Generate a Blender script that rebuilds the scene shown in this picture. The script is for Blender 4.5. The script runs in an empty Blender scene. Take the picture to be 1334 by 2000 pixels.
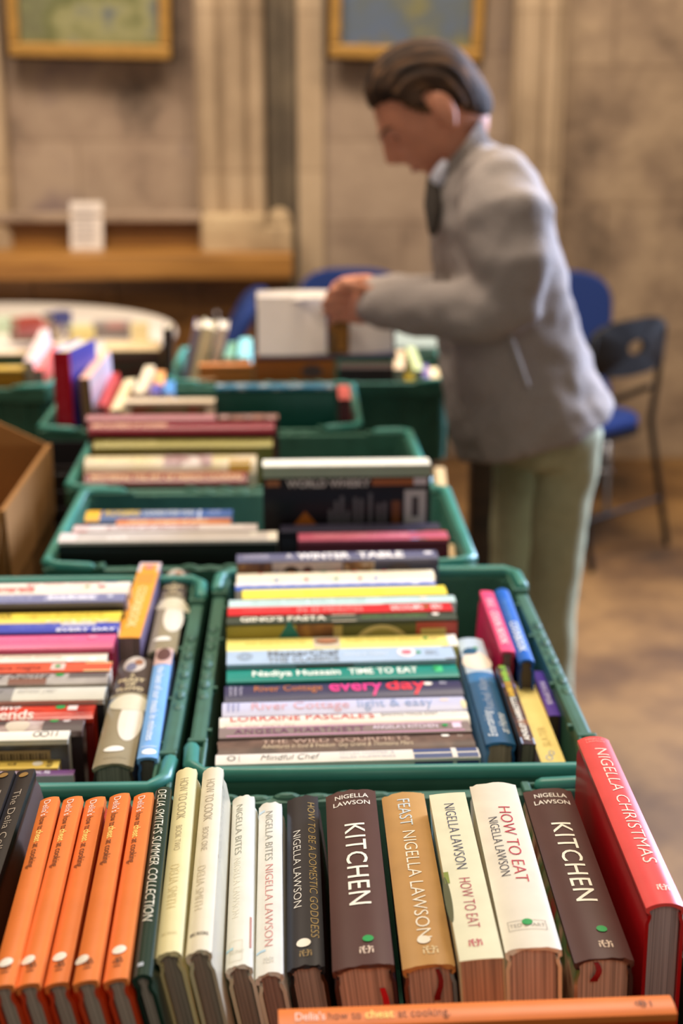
import bpy, bmesh, math, random
from mathutils import Vector, Matrix, Euler
random.seed(7)
SC = bpy.context.scene
COL = SC.collection
R = math.radians

# ------------------------------------------------------------------ camera
FPX, PITCH, YAW = 2778.0, 16.45, -1.8
cam_d = bpy.data.cameras.new('camera')
cam_d.sensor_fit = 'VERTICAL'; cam_d.sensor_height = 36.0; cam_d.lens = 50.0
cam_d.clip_start = 0.05
cam = bpy.data.objects.new('camera', cam_d); COL.objects.link(cam)
cam.location = (0, 0, 1.55)
cam.rotation_euler = (R(90 - PITCH), 0, R(YAW))
SC.camera = cam
cam_d.dof.use_dof = True
cam_d.dof.focus_distance = 1.13
cam_d.dof.aperture_fstop = 4.0
CAMM = cam.rotation_euler.to_matrix()
CP = Vector(cam.location)

# ------------------------------------------------------------------ world, lights, exposure
SC.view_settings.view_transform = 'Standard'
SC.view_settings.look = 'None'
SC.view_settings.gamma = 1.0
SC.view_settings.exposure = 0.0
SC.view_settings.use_curve_mapping = False
W = bpy.data.worlds.new('World'); SC.world = W; W.use_nodes = True
W.node_tree.nodes['Background'].inputs[0].default_value = (1.0, 0.90, 0.80, 1)
W.node_tree.nodes['Background'].inputs[1].default_value = 0.20

def area(name, loc, target, size, power, color, sy=None):
    l = bpy.data.lights.new(name, 'AREA'); l.energy = power; l.color = color
    l.size = size
    if sy: l.shape = 'RECTANGLE'; l.size_y = sy
    o = bpy.data.objects.new(name, l); COL.objects.link(o)
    o.location = loc
    o.rotation_euler = (Vector(target) - Vector(loc)).to_track_quat('-Z', 'Y').to_euler()
    return o
WARM = (1.0, 0.87, 0.70)
area('hall_or_fill_lamp', (-0.5, 2.3, 4.2), (0, 1.6, 0.8), 0.9, 63, WARM)
area('hall_or_fill_lamp', (0.3, -2.0, 4.0), (0.1, 1.6, 0.9), 1.4, 24, WARM)  # added soft fill behind the camera, lifts camera-facing covers and page ends
area('hall_or_fill_lamp', (0.9, 3.9, 4.3), (0.6, 3.2, 0.5), 0.8, 60, WARM)
area('hall_or_fill_lamp', (-1.4, 4.0, 4.2), (-1.0, 5.6, 1.0), 1.0, 100, WARM)
area('hall_or_fill_lamp', (0.2, 3.5, 4.3), (0.3, 6.1, 1.7), 0.9, 42, WARM)  # added fill, brightens the middle of the back wall
area('hall_or_fill_lamp', (2.0, 3.7, 4.2), (1.6, 5.4, 0.6), 0.8, 66, (1.0, 0.82, 0.60))
wl = area('hall_window', (3.4, 4.6, 2.3), (0.6, 2.9, 1.1), 1.6, 120, (0.56, 0.70, 1.0), 2.4)
wl.data.spread = R(70)

# ------------------------------------------------------------------ helpers
def ray(px, py):
    return CAMM @ Vector(((px - 667) / FPX, -(py - 1000) / FPX, -1))
def at_z(px, py, z):
    d = ray(px, py); return CP + d * ((z - CP.z) / d.z)
def at_y(px, py, y):
    d = ray(px, py); return CP + d * (y / d.y)
def proj(p):
    q = CAMM.transposed() @ (Vector(p) - CP)
    return (667 + FPX * q.x / -q.z, 1000 - FPX * q.y / -q.z, -q.z)

def lin(c):
    return tuple((v / 255 / 12.92) if v / 255 <= .04045 else ((v / 255 + .055) / 1.055) ** 2.4 for v in c) + (1.0,)
_m = {}
def new_mat(key):
    m = bpy.data.materials.new(str(key)); m.use_nodes = True
    return m, m.node_tree.nodes, m.node_tree.links, m.node_tree.nodes['Principled BSDF']
def plain(c, rough=.45, var=.06, scale=60, metal=0.0, bump=0.0, coat=0.0):
    """one colour with a little procedural unevenness"""
    k = ('plain', tuple(c), rough, var, scale, metal, bump, coat)
    if k in _m: return _m[k]
    m, n, l, b = new_mat('paint')
    t = n.new('ShaderNodeTexCoord'); nz = n.new('ShaderNodeTexNoise')
    nz.inputs['Scale'].default_value = scale; nz.inputs['Detail'].default_value = 3
    l.new(t.outputs['Object'], nz.inputs['Vector'])
    mp = n.new('ShaderNodeMapRange'); mp.inputs['To Min'].default_value = 1 - var; mp.inputs['To Max'].default_value = 1 + var
    mp.inputs['From Min'].default_value = .3; mp.inputs['From Max'].default_value = .7
    l.new(nz.outputs['Fac'], mp.inputs['Value'])
    mx = n.new('ShaderNodeMix'); mx.data_type = 'RGBA'; mx.blend_type = 'MULTIPLY'; mx.inputs['Factor'].default_value = 1
    mx.inputs['A'].default_value = lin(c); l.new(mp.outputs['Result'], mx.inputs['B'])
    l.new(mx.outputs['Result'], b.inputs['Base Color'])
    b.inputs['Roughness'].default_value = rough; b.inputs['Metallic'].default_value = metal
    b.inputs['Specular IOR Level'].default_value = .3
    if coat: b.inputs['Coat Weight'].default_value = coat; b.inputs['Coat Roughness'].default_value = .15
    if bump:
        bp = n.new('ShaderNodeBump'); bp.inputs['Strength'].default_value = bump; bp.inputs['Distance'].default_value = .004
        l.new(nz.outputs['Fac'], bp.inputs['Height']); l.new(bp.outputs['Normal'], b.inputs['Normal'])
    _m[k] = m; return m
def picture(cols, scale=30, rough=.35, stretch=(1, 1, 1), detail=2.0):
    """blotchy printed picture out of several colours"""
    k = ('pic', tuple(cols), scale, rough, stretch)
    if k in _m: return _m[k]
    m, n, l, b = new_mat('printed_picture')
    t = n.new('ShaderNodeTexCoord'); mpg = n.new('ShaderNodeMapping'); mpg.inputs['Scale'].default_value = stretch
    mpg.inputs['Location'].default_value = (random.random() * 9, random.random() * 9, random.random() * 9)
    nz = n.new('ShaderNodeTexNoise'); nz.inputs['Scale'].default_value = scale; nz.inputs['Detail'].default_value = detail
    l.new(t.outputs['Object'], mpg.inputs['Vector']); l.new(mpg.outputs['Vector'], nz.inputs['Vector'])
    cr = n.new('ShaderNodeValToRGB'); e = cr.color_ramp
    N = len(cols)
    for i, c in enumerate(cols):
        p = .33 + .34 * i / max(1, N - 1)
        if i < 2: el = e.elements[i]; el.position = p
        else: el = e.elements.new(p)
        el.color = lin(c)
    l.new(nz.outputs['Fac'], cr.inputs['Fac']); l.new(cr.outputs['Color'], b.inputs['Base Color'])
    b.inputs['Roughness'].default_value = rough; b.inputs['Specular IOR Level'].default_value = .22
    _m[k] = m; return m
def pages_mat(c=(226, 208, 184)):
    k = ('pages', tuple(c))
    if k in _m: return _m[k]
    m, n, l, b = new_mat('page_edges')
    t = n.new('ShaderNodeTexCoord'); mp = n.new('ShaderNodeMapping'); mp.inputs['Scale'].default_value = (6, 900, 6)
    nz = n.new('ShaderNodeTexNoise'); nz.inputs['Scale'].default_value = 1.0; nz.inputs['Detail'].default_value = 2
    l.new(t.outputs['Object'], mp.inputs['Vector']); l.new(mp.outputs['Vector'], nz.inputs['Vector'])
    cr = n.new('ShaderNodeValToRGB')
    d = tuple(int(v * .74) for v in c)
    cr.color_ramp.elements[0].position = .36; cr.color_ramp.elements[0].color = lin(d)
    cr.color_ramp.elements[1].position = .62; cr.color_ramp.elements[1].color = lin(c)
    l.new(nz.outputs['Fac'], cr.inputs['Fac']); l.new(cr.outputs['Color'], b.inputs['Base Color'])
    bp = n.new('ShaderNodeBump'); bp.inputs['Strength'].default_value = .5; bp.inputs['Distance'].default_value = .0006
    l.new(nz.outputs['Fac'], bp.inputs['Height']); l.new(bp.outputs['Normal'], b.inputs['Normal'])
    b.inputs['Roughness'].default_value = .85
    _m[k] = m; return m
def wood(c1, c2, scale=(1.5, 22, 22), rough=.45):
    k = ('wood', tuple(c1), tuple(c2), scale)
    if k in _m: return _m[k]
    m, n, l, b = new_mat('wood')
    t = n.new('ShaderNodeTexCoord'); mp = n.new('ShaderNodeMapping'); mp.inputs['Scale'].default_value = scale
    nz = n.new('ShaderNodeTexNoise'); nz.inputs['Scale'].default_value = 1.0; nz.inputs['Detail'].default_value = 5; nz.inputs['Distortion'].default_value = .6
    l.new(t.outputs['Object'], mp.inputs['Vector']); l.new(mp.outputs['Vector'], nz.inputs['Vector'])
    cr = n.new('ShaderNodeValToRGB'); cr.color_ramp.elements[0].position = .35; cr.color_ramp.elements[1].position = .65
    cr.color_ramp.elements[0].color = lin(c1); cr.color_ramp.elements[1].color = lin(c2)
    l.new(nz.outputs['Fac'], cr.inputs['Fac']); l.new(cr.outputs['Color'], b.inputs['Base Color'])
    b.inputs['Roughness'].default_value = rough
    _m[k] = m; return m
def stone(cols, blocks=True, nscale=2.2, bw=.75, bh=.32, bump=.5, rough=.9, mortar=(112, 96, 80)):
    k = ('stone', tuple(cols), blocks, nscale, bw, bh, bump)
    if k in _m: return _m[k]
    m, n, l, b = new_mat('stone')
    t = n.new('ShaderNodeTexCoord')
    nz = n.new('ShaderNodeTexNoise'); nz.inputs['Scale'].default_value = nscale; nz.inputs['Detail'].default_value = 8; nz.inputs['Roughness'].default_value = .62
    l.new(t.outputs['Object'], nz.inputs['Vector'])
    cr = n.new('ShaderNodeValToRGB'); e = cr.color_ramp
    for i, c in enumerate(cols):
        p = .3 + .4 * i / (len(cols) - 1)
        el = e.elements[i] if i < 2 else e.elements.new(p)
        el.position = p; el.color = lin(c)
    l.new(nz.outputs['Fac'], cr.inputs['Fac'])
    col = cr.outputs['Color']; h = nz.outputs['Fac']
    if blocks:
        mp = n.new('ShaderNodeMapping'); mp.inputs['Rotation'].default_value = (R(-90), 0, 0)
        l.new(t.outputs['Object'], mp.inputs['Vector'])
        bk = n.new('ShaderNodeTexBrick'); bk.inputs['Scale'].default_value = 1
        bk.inputs['Brick Width'].default_value = bw; bk.inputs['Row Height'].default_value = bh; bk.inputs['Mortar Size'].default_value = .008
        bk.inputs['Mortar Smooth'].default_value = .6
        bk.inputs['Color1'].default_value = (1, 1, 1, 1); bk.inputs['Color2'].default_value = (.82, .80, .79, 1); bk.inputs['Mortar'].default_value = (.62, .58, .55, 1)
        l.new(mp.outputs['Vector'], bk.inputs['Vector'])
        mx = n.new('ShaderNodeMix'); mx.data_type = 'RGBA'; mx.blend_type = 'MULTIPLY'; mx.inputs['Factor'].default_value = .75
        l.new(col, mx.inputs['A']); l.new(bk.outputs['Color'], mx.inputs['B']); col = mx.outputs['Result']
    l.new(col, b.inputs['Base Color'])
    bp = n.new('ShaderNodeBump'); bp.inputs['Strength'].default_value = bump; bp.inputs['Distance'].default_value = .03
    l.new(h, bp.inputs['Height']); l.new(bp.outputs['Normal'], b.inputs['Normal'])
    b.inputs['Roughness'].default_value = rough
    _m[k] = m; return m

def link(name, me, mats=(), parent=None, smooth=False):
    o = bpy.data.objects.new(name, me); COL.objects.link(o)
    if not isinstance(mats, (list, tuple)): mats = [mats]
    for m in mats: me.materials.append(m)
    if parent is not None: o.parent = parent
    if smooth:
        for p in me.polygons: p.use_smooth = True
    return o
def obj(name, bm, mats, parent=None, smooth=False):
    me = bpy.data.meshes.new(name); bmesh.ops.recalc_face_normals(bm, faces=bm.faces[:])
    bm.to_mesh(me); bm.free()
    return link(name, me, mats, parent, smooth)
def tag(o, label, cat, group=None, kind=None):
    if label: o['label'] = label
    if cat: o['category'] = cat
    if group: o['group'] = group
    if kind: o['kind'] = kind
    return o
def thing(name, label, cat, loc=(0, 0, 0), rz=0, group=None):
    o = bpy.data.objects.new(name, None); COL.objects.link(o); o.empty_display_size = .05
    o.location = loc; o.rotation_euler = (0, 0, rz)
    return tag(o, label, cat, group)
def struct(name, bm, m, smooth=False):
    o = obj(name, bm, m, None, smooth); o['kind'] = 'structure'; return o

def box(bm, x0, x1, y0, y1, z0, z1, mi=0):
    v = [bm.verts.new(p) for p in [(x0, y0, z0), (x1, y0, z0), (x1, y1, z0), (x0, y1, z0), (x0, y0, z1), (x1, y0, z1), (x1, y1, z1), (x0, y1, z1)]]
    fs = [bm.faces.new([v[i] for i in q]) for q in ((0, 3, 2, 1), (4, 5, 6, 7), (0, 1, 5, 4), (1, 2, 6, 5), (2, 3, 7, 6), (3, 0, 4, 7))]
    for f in fs: f.material_index = mi
    return v
def bevelled(bm, w=.004, seg=2):
    bmesh.ops.bevel(bm, geom=bm.edges[:], offset=w, segments=seg, affect='EDGES', profile=.6)
def loft(bm, rings, closed=True, caps=True):
    vs = [[bm.verts.new(p) for p in r] for r in rings]
    n = len(vs[0])
    for a, b in zip(vs, vs[1:]):
        for i in range(n if closed else n - 1):
            bm.faces.new((a[i], a[(i + 1) % n], b[(i + 1) % n], b[i]))
    if caps:
        bm.faces.new(vs[0][::-1]); bm.faces.new(vs[-1])
    return vs
def ring(c, u, v, a, b, n=20, e=2.0):
    out = []
    for i in range(n):
        t = 2 * math.pi * i / n; ct, st = math.cos(t), math.sin(t)
        out.append(Vector(c) + u * (a * math.copysign(abs(ct) ** (2 / e), ct)) + v * (b * math.copysign(abs(st) ** (2 / e), st)))
    return out
def tube(bm, pts, rad, n=12, flat=1.0, ends=True):
    """a tapered round limb through the points, with rounded ends"""
    pts = [Vector(p) for p in pts]
    if not isinstance(rad, (list, tuple)): rad = [rad] * len(pts)
    rings = []; prev = None
    for i, p in enumerate(pts):
        d = (pts[min(i + 1, len(pts) - 1)] - pts[max(i - 1, 0)]).normalized()
        up = prev if prev is not None else (Vector((0, 0, 1)) if abs(d.z) < .9 else Vector((0, 1, 0)))
        u = (up - d * up.dot(d)).normalized(); v = d.cross(u); prev = u
        r = rad[i]
        if ends and i == 0:
            for s in (.25, .7): rings.append(ring(p - d * r * math.sqrt(1 - s * s), u, v, r * s, r * s * flat, n))
        rings.append(ring(p, u, v, r, r * flat, n))
        if ends and i == len(pts) - 1:
            for s in (.7, .25): rings.append(ring(p + d * r * math.sqrt(1 - s * s), u, v, r * s, r * s * flat, n))
    loft(bm, rings)
def ball(bm, c, rx, ry, rz, rot=None, u=16, v=12):
    M = Matrix.Translation(c) @ (rot.to_matrix().to_4x4() if rot else Matrix()) @ Matrix.Diagonal((rx, ry, rz, 1))
    bmesh.ops.create_uvsphere(bm, u_segments=u, v_segments=v, radius=1, matrix=M)

# ------------------------------------------------------------------ lettering
_txt = {}
def glyphs(body, weight=0.0, shear=0.0, spacing=1.0):
    k = (body, weight, shear, spacing)
    if k in _txt: return _txt[k]
    c = bpy.data.curves.new('lettering', 'FONT'); c.body = body; c.size = 1.0
    c.offset = weight; c.shear = shear; c.space_character = spacing; c.resolution_u = 3
    o = bpy.data.objects.new('lettering', c)
    me = o.to_mesh()
    vs = [(v.co.x, v.co.y) for v in me.vertices]; ps = [tuple(p.vertices) for p in me.polygons]
    o.to_mesh_clear(); bpy.data.objects.remove(o); bpy.data.curves.remove(c)
    x0 = min(v[0] for v in vs); x1 = max(v[0] for v in vs)
    _txt[k] = ([((x - x0) / (x1 - x0), y / .729) for x, y in vs], ps)   # width 1, capital height 1
    return _txt[k]

def flat_shape(vs2, ps, fmap, cuts):
    """2-D outline -> mesh laid on a curved spine; cut first so that it follows the curve"""
    bm = bmesh.new()
    v = [bm.verts.new((x, y, 0)) for x, y in vs2]
    for p in ps:
        try: bm.faces.new([v[i] for i in p])
        except ValueError: pass
    for yc in cuts:
        bmesh.ops.bisect_plane(bm, geom=bm.verts[:] + bm.edges[:] + bm.faces[:], plane_co=(0, yc, 0), plane_no=(0, 1, 0))
    for w in bm.verts: w.co = fmap(w.co.x, w.co.y)
    return bm
def disc2(cx, cy, rx, ry, n=28):
    return [(cx + rx * math.cos(2 * math.pi * i / n), cy + ry * math.sin(2 * math.pi * i / n)) for i in range(n)], [tuple(range(n))]
def ring2(cx, cy, rx, ry, w, n=28):
    a = [(cx + rx * math.cos(2 * math.pi * i / n), cy + ry * math.sin(2 * math.pi * i / n)) for i in range(n)]
    b = [(cx + (rx - w) * math.cos(2 * math.pi * i / n), cy + (ry - w) * math.sin(2 * math.pi * i / n)) for i in range(n)]
    return a + b, [(i, (i + 1) % n, n + (i + 1) % n, n + i) for i in range(n)]
def rect2(x0, x1, y0, y1): return [(x0, y0), (x1, y0), (x1, y1), (x0, y1)], [(0, 1, 2, 3)]
def merge2(*shapes):
    V, P = [], []
    for vs, ps in shapes:
        o = len(V); V += vs; P += [tuple(i + o for i in p) for p in ps]
    return V, P

# ------------------------------------------------------------------ books
def book(label, o, ux, uy, H, T, Wd, spine, back=None, front=None, kind='hard', r=None, tp=0.0, pages=(226, 208, 184),
         items=(), group=None, rough=.35, wavy=0.0, name=None, coat=.0, spine_mat=None, cat='book'):
    """o: head end of the spine's crest; ux runs head->tail, uy is the side the letters' tops point to"""
    ux = Vector(ux).normalized(); uy = Vector(uy).normalized(); uz = ux.cross(uy)
    root = thing(name or ('hardback_book' if kind == 'hard' else 'paperback_book'), label, cat, group=group)
    root.matrix_world = Matrix(((ux.x, uy.x, uz.x, o[0]), (ux.y, uy.y, uz.y, o[1]), (ux.z, uy.z, uz.z, o[2]), (0, 0, 0, 1)))
    hard = kind == 'hard'
    if r is None: r = min(.006, T * .14) if hard else .0006
    b = .0026 if hard else .0007
    ov = .003 if hard else 0.0
    h = T / 2
    zs = lambda y: -r * abs(y / h) ** 2.3
    def tap(y, z): return y * (1 - tp * min(1.0, max(0.0, -z / Wd)))
    prof = [(-h, -Wd), (-h, -Wd * .5), (-h, -Wd * .2)]
    if hard: prof += [(-h, -.017), (-h + .0014, -.0125), (-h + .0014, -.0095), (-h, -.006 - r * .4)]
    N = 12
    for i in range(N + 1):
        y = -h + T * i / N
        y2 = h * math.sin(math.pi / 2 * (y / h)) if hard else y
        prof.append((y2, zs(y2)))
    prof += [(-y, z) for y, z in prof[:7 if hard else 3][::-1]]
    # the inner line, one thickness in
    inner = []
    for y, z in prof:
        if z > -.004 - r: inner.append((y * (h - b) / h, z - b))
        else: inner.append((y - math.copysign(b, y), z))
    bm = bmesh.new()
    L = len(prof); xs = [0, H * .25, H * .5, H * .75, H]
    rows = []
    for pl in (prof, inner):
        for k, x in enumerate(xs):
            row = []
            for i, (y, z) in enumerate(pl):
                dx = 0
                if wavy and k in (0, 4) and 4 < i < L - 5: dx = random.uniform(-wavy, wavy)
                row.append(bm.verts.new((x + dx, tap(y, z), z)))
            rows.append(row)
    nx = len(xs)
    def mi(i):
        ym = (prof[i][0] + prof[i + 1][0]) / 2; zm = (prof[i][1] + prof[i + 1][1]) / 2
        if zm > -.006 - r: return 0
        return 1 if ym < 0 else 2
    for s in (0, 1):
        for k in range(nx - 1):
            for i in range(L - 1):
                a, c = rows[s * nx + k], rows[s * nx + k + 1]
                f = bm.faces.new((a[i], a[i + 1], c[i + 1], c[i])); f.material_index = mi(i)
    for k in (0, nx - 1):
        a, c = rows[k], rows[nx + k]
        for i in range(L - 1):
            f = bm.faces.new((a[i], a[i + 1], c[i + 1], c[i])); f.material_index = mi(i)
    for i in (0, L - 1):
        for k in range(nx - 1):
            f = bm.faces.new((rows[k][i], rows[k + 1][i], rows[nx + k + 1][i], rows[nx + k][i])); f.material_index = 1 if i == 0 else 2
    def M(c):
        if c is None: return M(spine)
        return c if isinstance(c, bpy.types.Material) else plain(c, rough, .05, 40, coat=coat)
    cover = obj('cover', bm, [spine_mat or M(spine), M(back), M(front)], root)
    for p in cover.data.polygons: p.use_smooth = True
    cover.data.set_sharp_from_angle(angle=R(38))
    # page block
    bm = bmesh.new()
    hp = h - b - .0004; zt = -b - .0006
    pr = [(-hp, -Wd + ov), (-hp, -Wd * .4)]
    for i in range(9):
        y = -hp + 2 * hp * i / 8; pr.append((y, zt + zs(y) - (.0015 if hard else 0)))
    pr += [(hp, -Wd * .4), (hp, -Wd + ov)]
    rr = []
    for x in (ov + .0008, H / 2, H - ov - .0008):
        rr.append([bm.verts.new((x, tap(y, z), z)) for y, z in pr])
    for a, c in zip(rr, rr[1:]):
        for i in range(len(pr)): bm.faces.new((a[i], a[(i + 1) % len(pr)], c[(i + 1) % len(pr)], c[i]))
    bm.faces.new(rr[0][::-1]); bm.faces.new(rr[-1])
    obj('page_block', bm, pages if isinstance(pages, bpy.types.Material) else pages_mat(pages), root)
    # print on the spine and the covers
    cuts = [h * q for q in (-.85, -.65, -.45, -.25, 0, .25, .45, .65, .85)] if r > .001 else []
    def up(lv): return lambda x, y: Vector((x, y, zs(y) + .00016 + .00012 * lv))
    for n, it in enumerate(items):
        t = it[0]; opt = it[-1] if isinstance(it[-1], dict) else {}
        lv = opt.get('lv', 2); nm = None
        if t == 't':        # text along the spine: text, x0, x1 (fractions), y centre, capital height (fractions of T), colour
            _, body, x0, x1, yc, ch, c = it[:7]
            vs, ps = glyphs(body, opt.get('w', 0), opt.get('sh', 0), opt.get('sp', 1))
            chm = ch * T
            V = [((x0 + (x1 - x0) * x) * H, yc * T + (y - .5) * chm) for x, y in vs]
            if opt.get('flip'):
                cx = (x0 + x1) / 2 * H; V = [(2 * cx - x, 2 * yc * T - y) for x, y in V]
            nm = 'spine_lettering'; S = (V, ps)
        elif t == 'a':      # text across the spine: text, x (fraction), y0, y1 (fractions of T), capital height in metres
            _, body, xp, y0, y1, ch, c = it[:7]
            vs, ps = glyphs(body, opt.get('w', 0), opt.get('sh', 0), opt.get('sp', 1))
            V = [(xp * H - (y - .5) * ch, (y0 + (y1 - y0) * x) * T) for x, y in vs]
            nm = 'spine_lettering'; S = (V, ps)
        elif t == 'd':      # round sticker
            _, xp, yc, dia, c = it[:5]
            nm = 'price_sticker'; S = disc2(xp * H, yc * T, dia / 2, dia / 2); lv = 4
        elif t == 'p':      # panel on the spine
            _, x0, x1, y0, y1, c = it[:6]
            nm = 'spine_panel'; S = rect2(x0 * H, x1 * H, y0 * T, y1 * T); lv = opt.get('lv', 1)
        elif t == 'e':
            _, xp, yc, rx, ry, c = it[:6]
            nm = 'spine_picture'; S = disc2(xp * H, yc * T, rx, ry); lv = opt.get('lv', 1)
        elif t == 'o':      # ring
            _, xp, yc, rx, ry, w, c = it[:7]
            nm = 'publisher_logo'; S = ring2(xp * H, yc * T, rx, ry, w)
        elif t == 'g':      # small emblem of paired figures: x, y centre, half size in metres
            _, xp, yc, s, c = it[:5]
            nm = 'publisher_logo'; X, Y = xp * H, yc * T
            S = merge2(*[disc2(X + a * s, Y + q * b_ * s, p_ * s, w_ * s, 10) for q in (-1, 1) for a, b_, p_, w_ in
                         ((-.75, .35, .2, .2), (-.6, .85, .16, .22), (-.2, .5, .38, .17), (.05, .95, .3, .12), (.45, .4, .34, .12), (.5, .95, .4, .12), (.85, .25, .12, .2))],
                       disc2(X - .1 * s, Y, .12 * s, .3 * s, 10))
        elif t == 'b':      # monogram: ring over a barred ring, a line under it
            _, xp, yc, s, c = it[:5]
            nm = 'publisher_logo'; X, Y = xp * H, yc * T
            S = merge2(ring2(X - .55 * s, Y + .1 * s, .42 * s, .5 * s, .17 * s, 16), ring2(X + .25 * s, Y - .35 * s, .45 * s, .42 * s, .17 * s, 16),
                       ring2(X + .25 * s, Y + .42 * s, .45 * s, .42 * s, .17 * s, 16), rect2(X - .3 * s, X + .95 * s, Y - .08 * s, Y + .08 * s),
                       rect2(X + 1.35 * s, X + 1.6 * s, Y - .6 * s, Y + .6 * s))
        elif t == 'f':      # thin frame
            _, x0, x1, y0, y1, w, c = it[:7]
            a, b2, c0, c1 = x0 * H, x1 * H, y0 * T, y1 * T
            nm = 'spine_panel'; S = merge2(rect2(a, a + w, c0, c1), rect2(b2 - w, b2, c0, c1), rect2(a, b2, c0, c0 + w), rect2(a, b2, c1 - w, c1))
        elif t == 'c':      # print on the back cover (side -1) or front cover (+1): x0, x1 fractions, depth d0, d1 in metres
            _, sd, shape, x0, x1, d0, d1, c = it[:8]
            bm = bmesh.new()
            if shape == 'rect': V, ps = rect2(x0 * H, x1 * H, -d1, -d0)
            elif shape == 'disc': V, ps = disc2((x0 + x1) / 2 * H, -(d0 + d1) / 2, (x1 - x0) / 2 * H, (d1 - d0) / 2)
            elif shape == 'tri': V, ps = [(x0 * H, -d1), (x1 * H, -d1), ((x0 + x1) / 2 * H, -d0)], [(0, 1, 2)]
            else:
                gv, ps = glyphs(shape, opt.get('w', 0)); V = [((x0 + (x1 - x0) * x) * H, -d1 + (d1 - d0) * y) for x, y in gv]
            vv = [bm.verts.new((x, sd * (tap(h, z) + .0003 + .00012 * lv), z)) for x, z in V]
            for p in ps: bm.faces.new([vv[i] for i in p])
            obj('cover_picture' if shape in ('rect', 'disc', 'tri') else 'cover_lettering', bm, c if isinstance(c, bpy.types.Material) else plain(c, rough, .04, 40), root)
            continue
        elif t == 'r':      # ribbon marker hanging out at the tail: y centre, top and bottom depth, width in metres, colour
            _, yc, d0, d1, w_, c = it[:6]
            bm = bmesh.new(); rg = []
            for q in range(7):
                u = q / 6; z = -d0 - (d1 - d0) * u; yy = yc * T + .0018 * math.sin(u * 5); xx = H - ov - .0004 + .0035 * math.sin(u * math.pi * .8)
                ww = w_ * (.6 + .4 * u)
                rg.append([Vector((xx, yy - ww / 2, z)), Vector((xx + .0004, yy - ww / 2, z)), Vector((xx + .0004, yy + ww / 2, z)), Vector((xx, yy + ww / 2, z))])
            loft(bm, rg); obj('ribbon_marker', bm, plain(c, .5), root)
            continue
        if nm:
            bm = flat_shape(S[0], S[1], up(lv), cuts)
            ob = obj(nm, bm, c if isinstance(c, bpy.types.Material) else plain(c, opt.get('rough', rough + .1), .03, 60), root)
            if nm == 'price_sticker': ob['label'] = ('white' if c[0] > 150 else 'green') + ' round price sticker'
    return root

def frac(yf, yn, y):     # image row -> fraction along a spine that runs towards the camera
    k = lambda v: 1 / (v - 180.0)
    return (k(yf) - k(y)) / (k(yf) - k(yn))

def ybook(label, fl, fr, fy, nl, nr, ny, H, lean=0, z=None, T=None, Wd=None, floor=.757, Yn=None, Hmax=None, **kw):
    """a book whose spine runs towards the camera; edges of the far and near ends of its spine are where the photo has them"""
    if Yn is not None: z = at_y((nl + nr) / 2, ny, Yn).z
    if z is None:
        z = .95
        for _ in range(25):
            P = at_z((fl + fr) / 2, fy, z); Q = at_z((nl + nr) / 2, ny, z); z = CP.z - (CP.z - z) * H / (P - Q).length
    P = at_z((fl + fr) / 2, fy, z); Q = at_z((nl + nr) / 2, ny, z)
    if T is None:
        T = .5 * ((at_z(fl, fy, z) - at_z(fr, fy, z)).length + (at_z(nl, ny, z) - at_z(nr, ny, z)).length) * math.cos(R(lean)) * .97
    ux = (Q - P).normalized()
    if Hmax and (Q - P).length > Hmax:                 # tilt the spine: its far end stays on the line of sight, at its true length
        d = ray((fl + fr) / 2, fy).normalized(); w = CP - Q; b_ = w.dot(d); disc_ = b_ * b_ - (w.dot(w) - Hmax * Hmax)
        P = CP + d * (-b_ + math.sqrt(max(0, disc_))); ux = (Q - P).normalized()
    side = Vector((0, 0, 1)).cross(ux)
    side.normalize(); upv = ux.cross(side) * -1
    if upv.z < 0: upv = -upv
    uy = side * math.cos(R(lean)) + upv * math.sin(R(lean))
    if Wd is None: Wd = min(.235, (z - floor - T / 2 * math.sin(abs(R(lean)))) / math.cos(R(lean)) - .001)
    items = []
    for it in kw.pop('items', ()):
        it = list(it)
        if it[0] == 't': it[2] = frac(fy, ny, it[2]); it[3] = frac(fy, ny, it[3])
        elif it[0] in 'a': it[2] = frac(fy, ny, it[2])
        elif it[0] in ('d', 'g', 'b', 'e', 'o'): it[1] = frac(fy, ny, it[1])
        elif it[0] in ('p', 'f'): it[1] = frac(fy, ny, it[1]); it[2] = frac(fy, ny, it[2])
        items.append(tuple(it))
    return book(label, P + Vector((0, 0, 0)), ux, uy, (Q - P).length, T, Wd, items=items, **kw)

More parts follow.
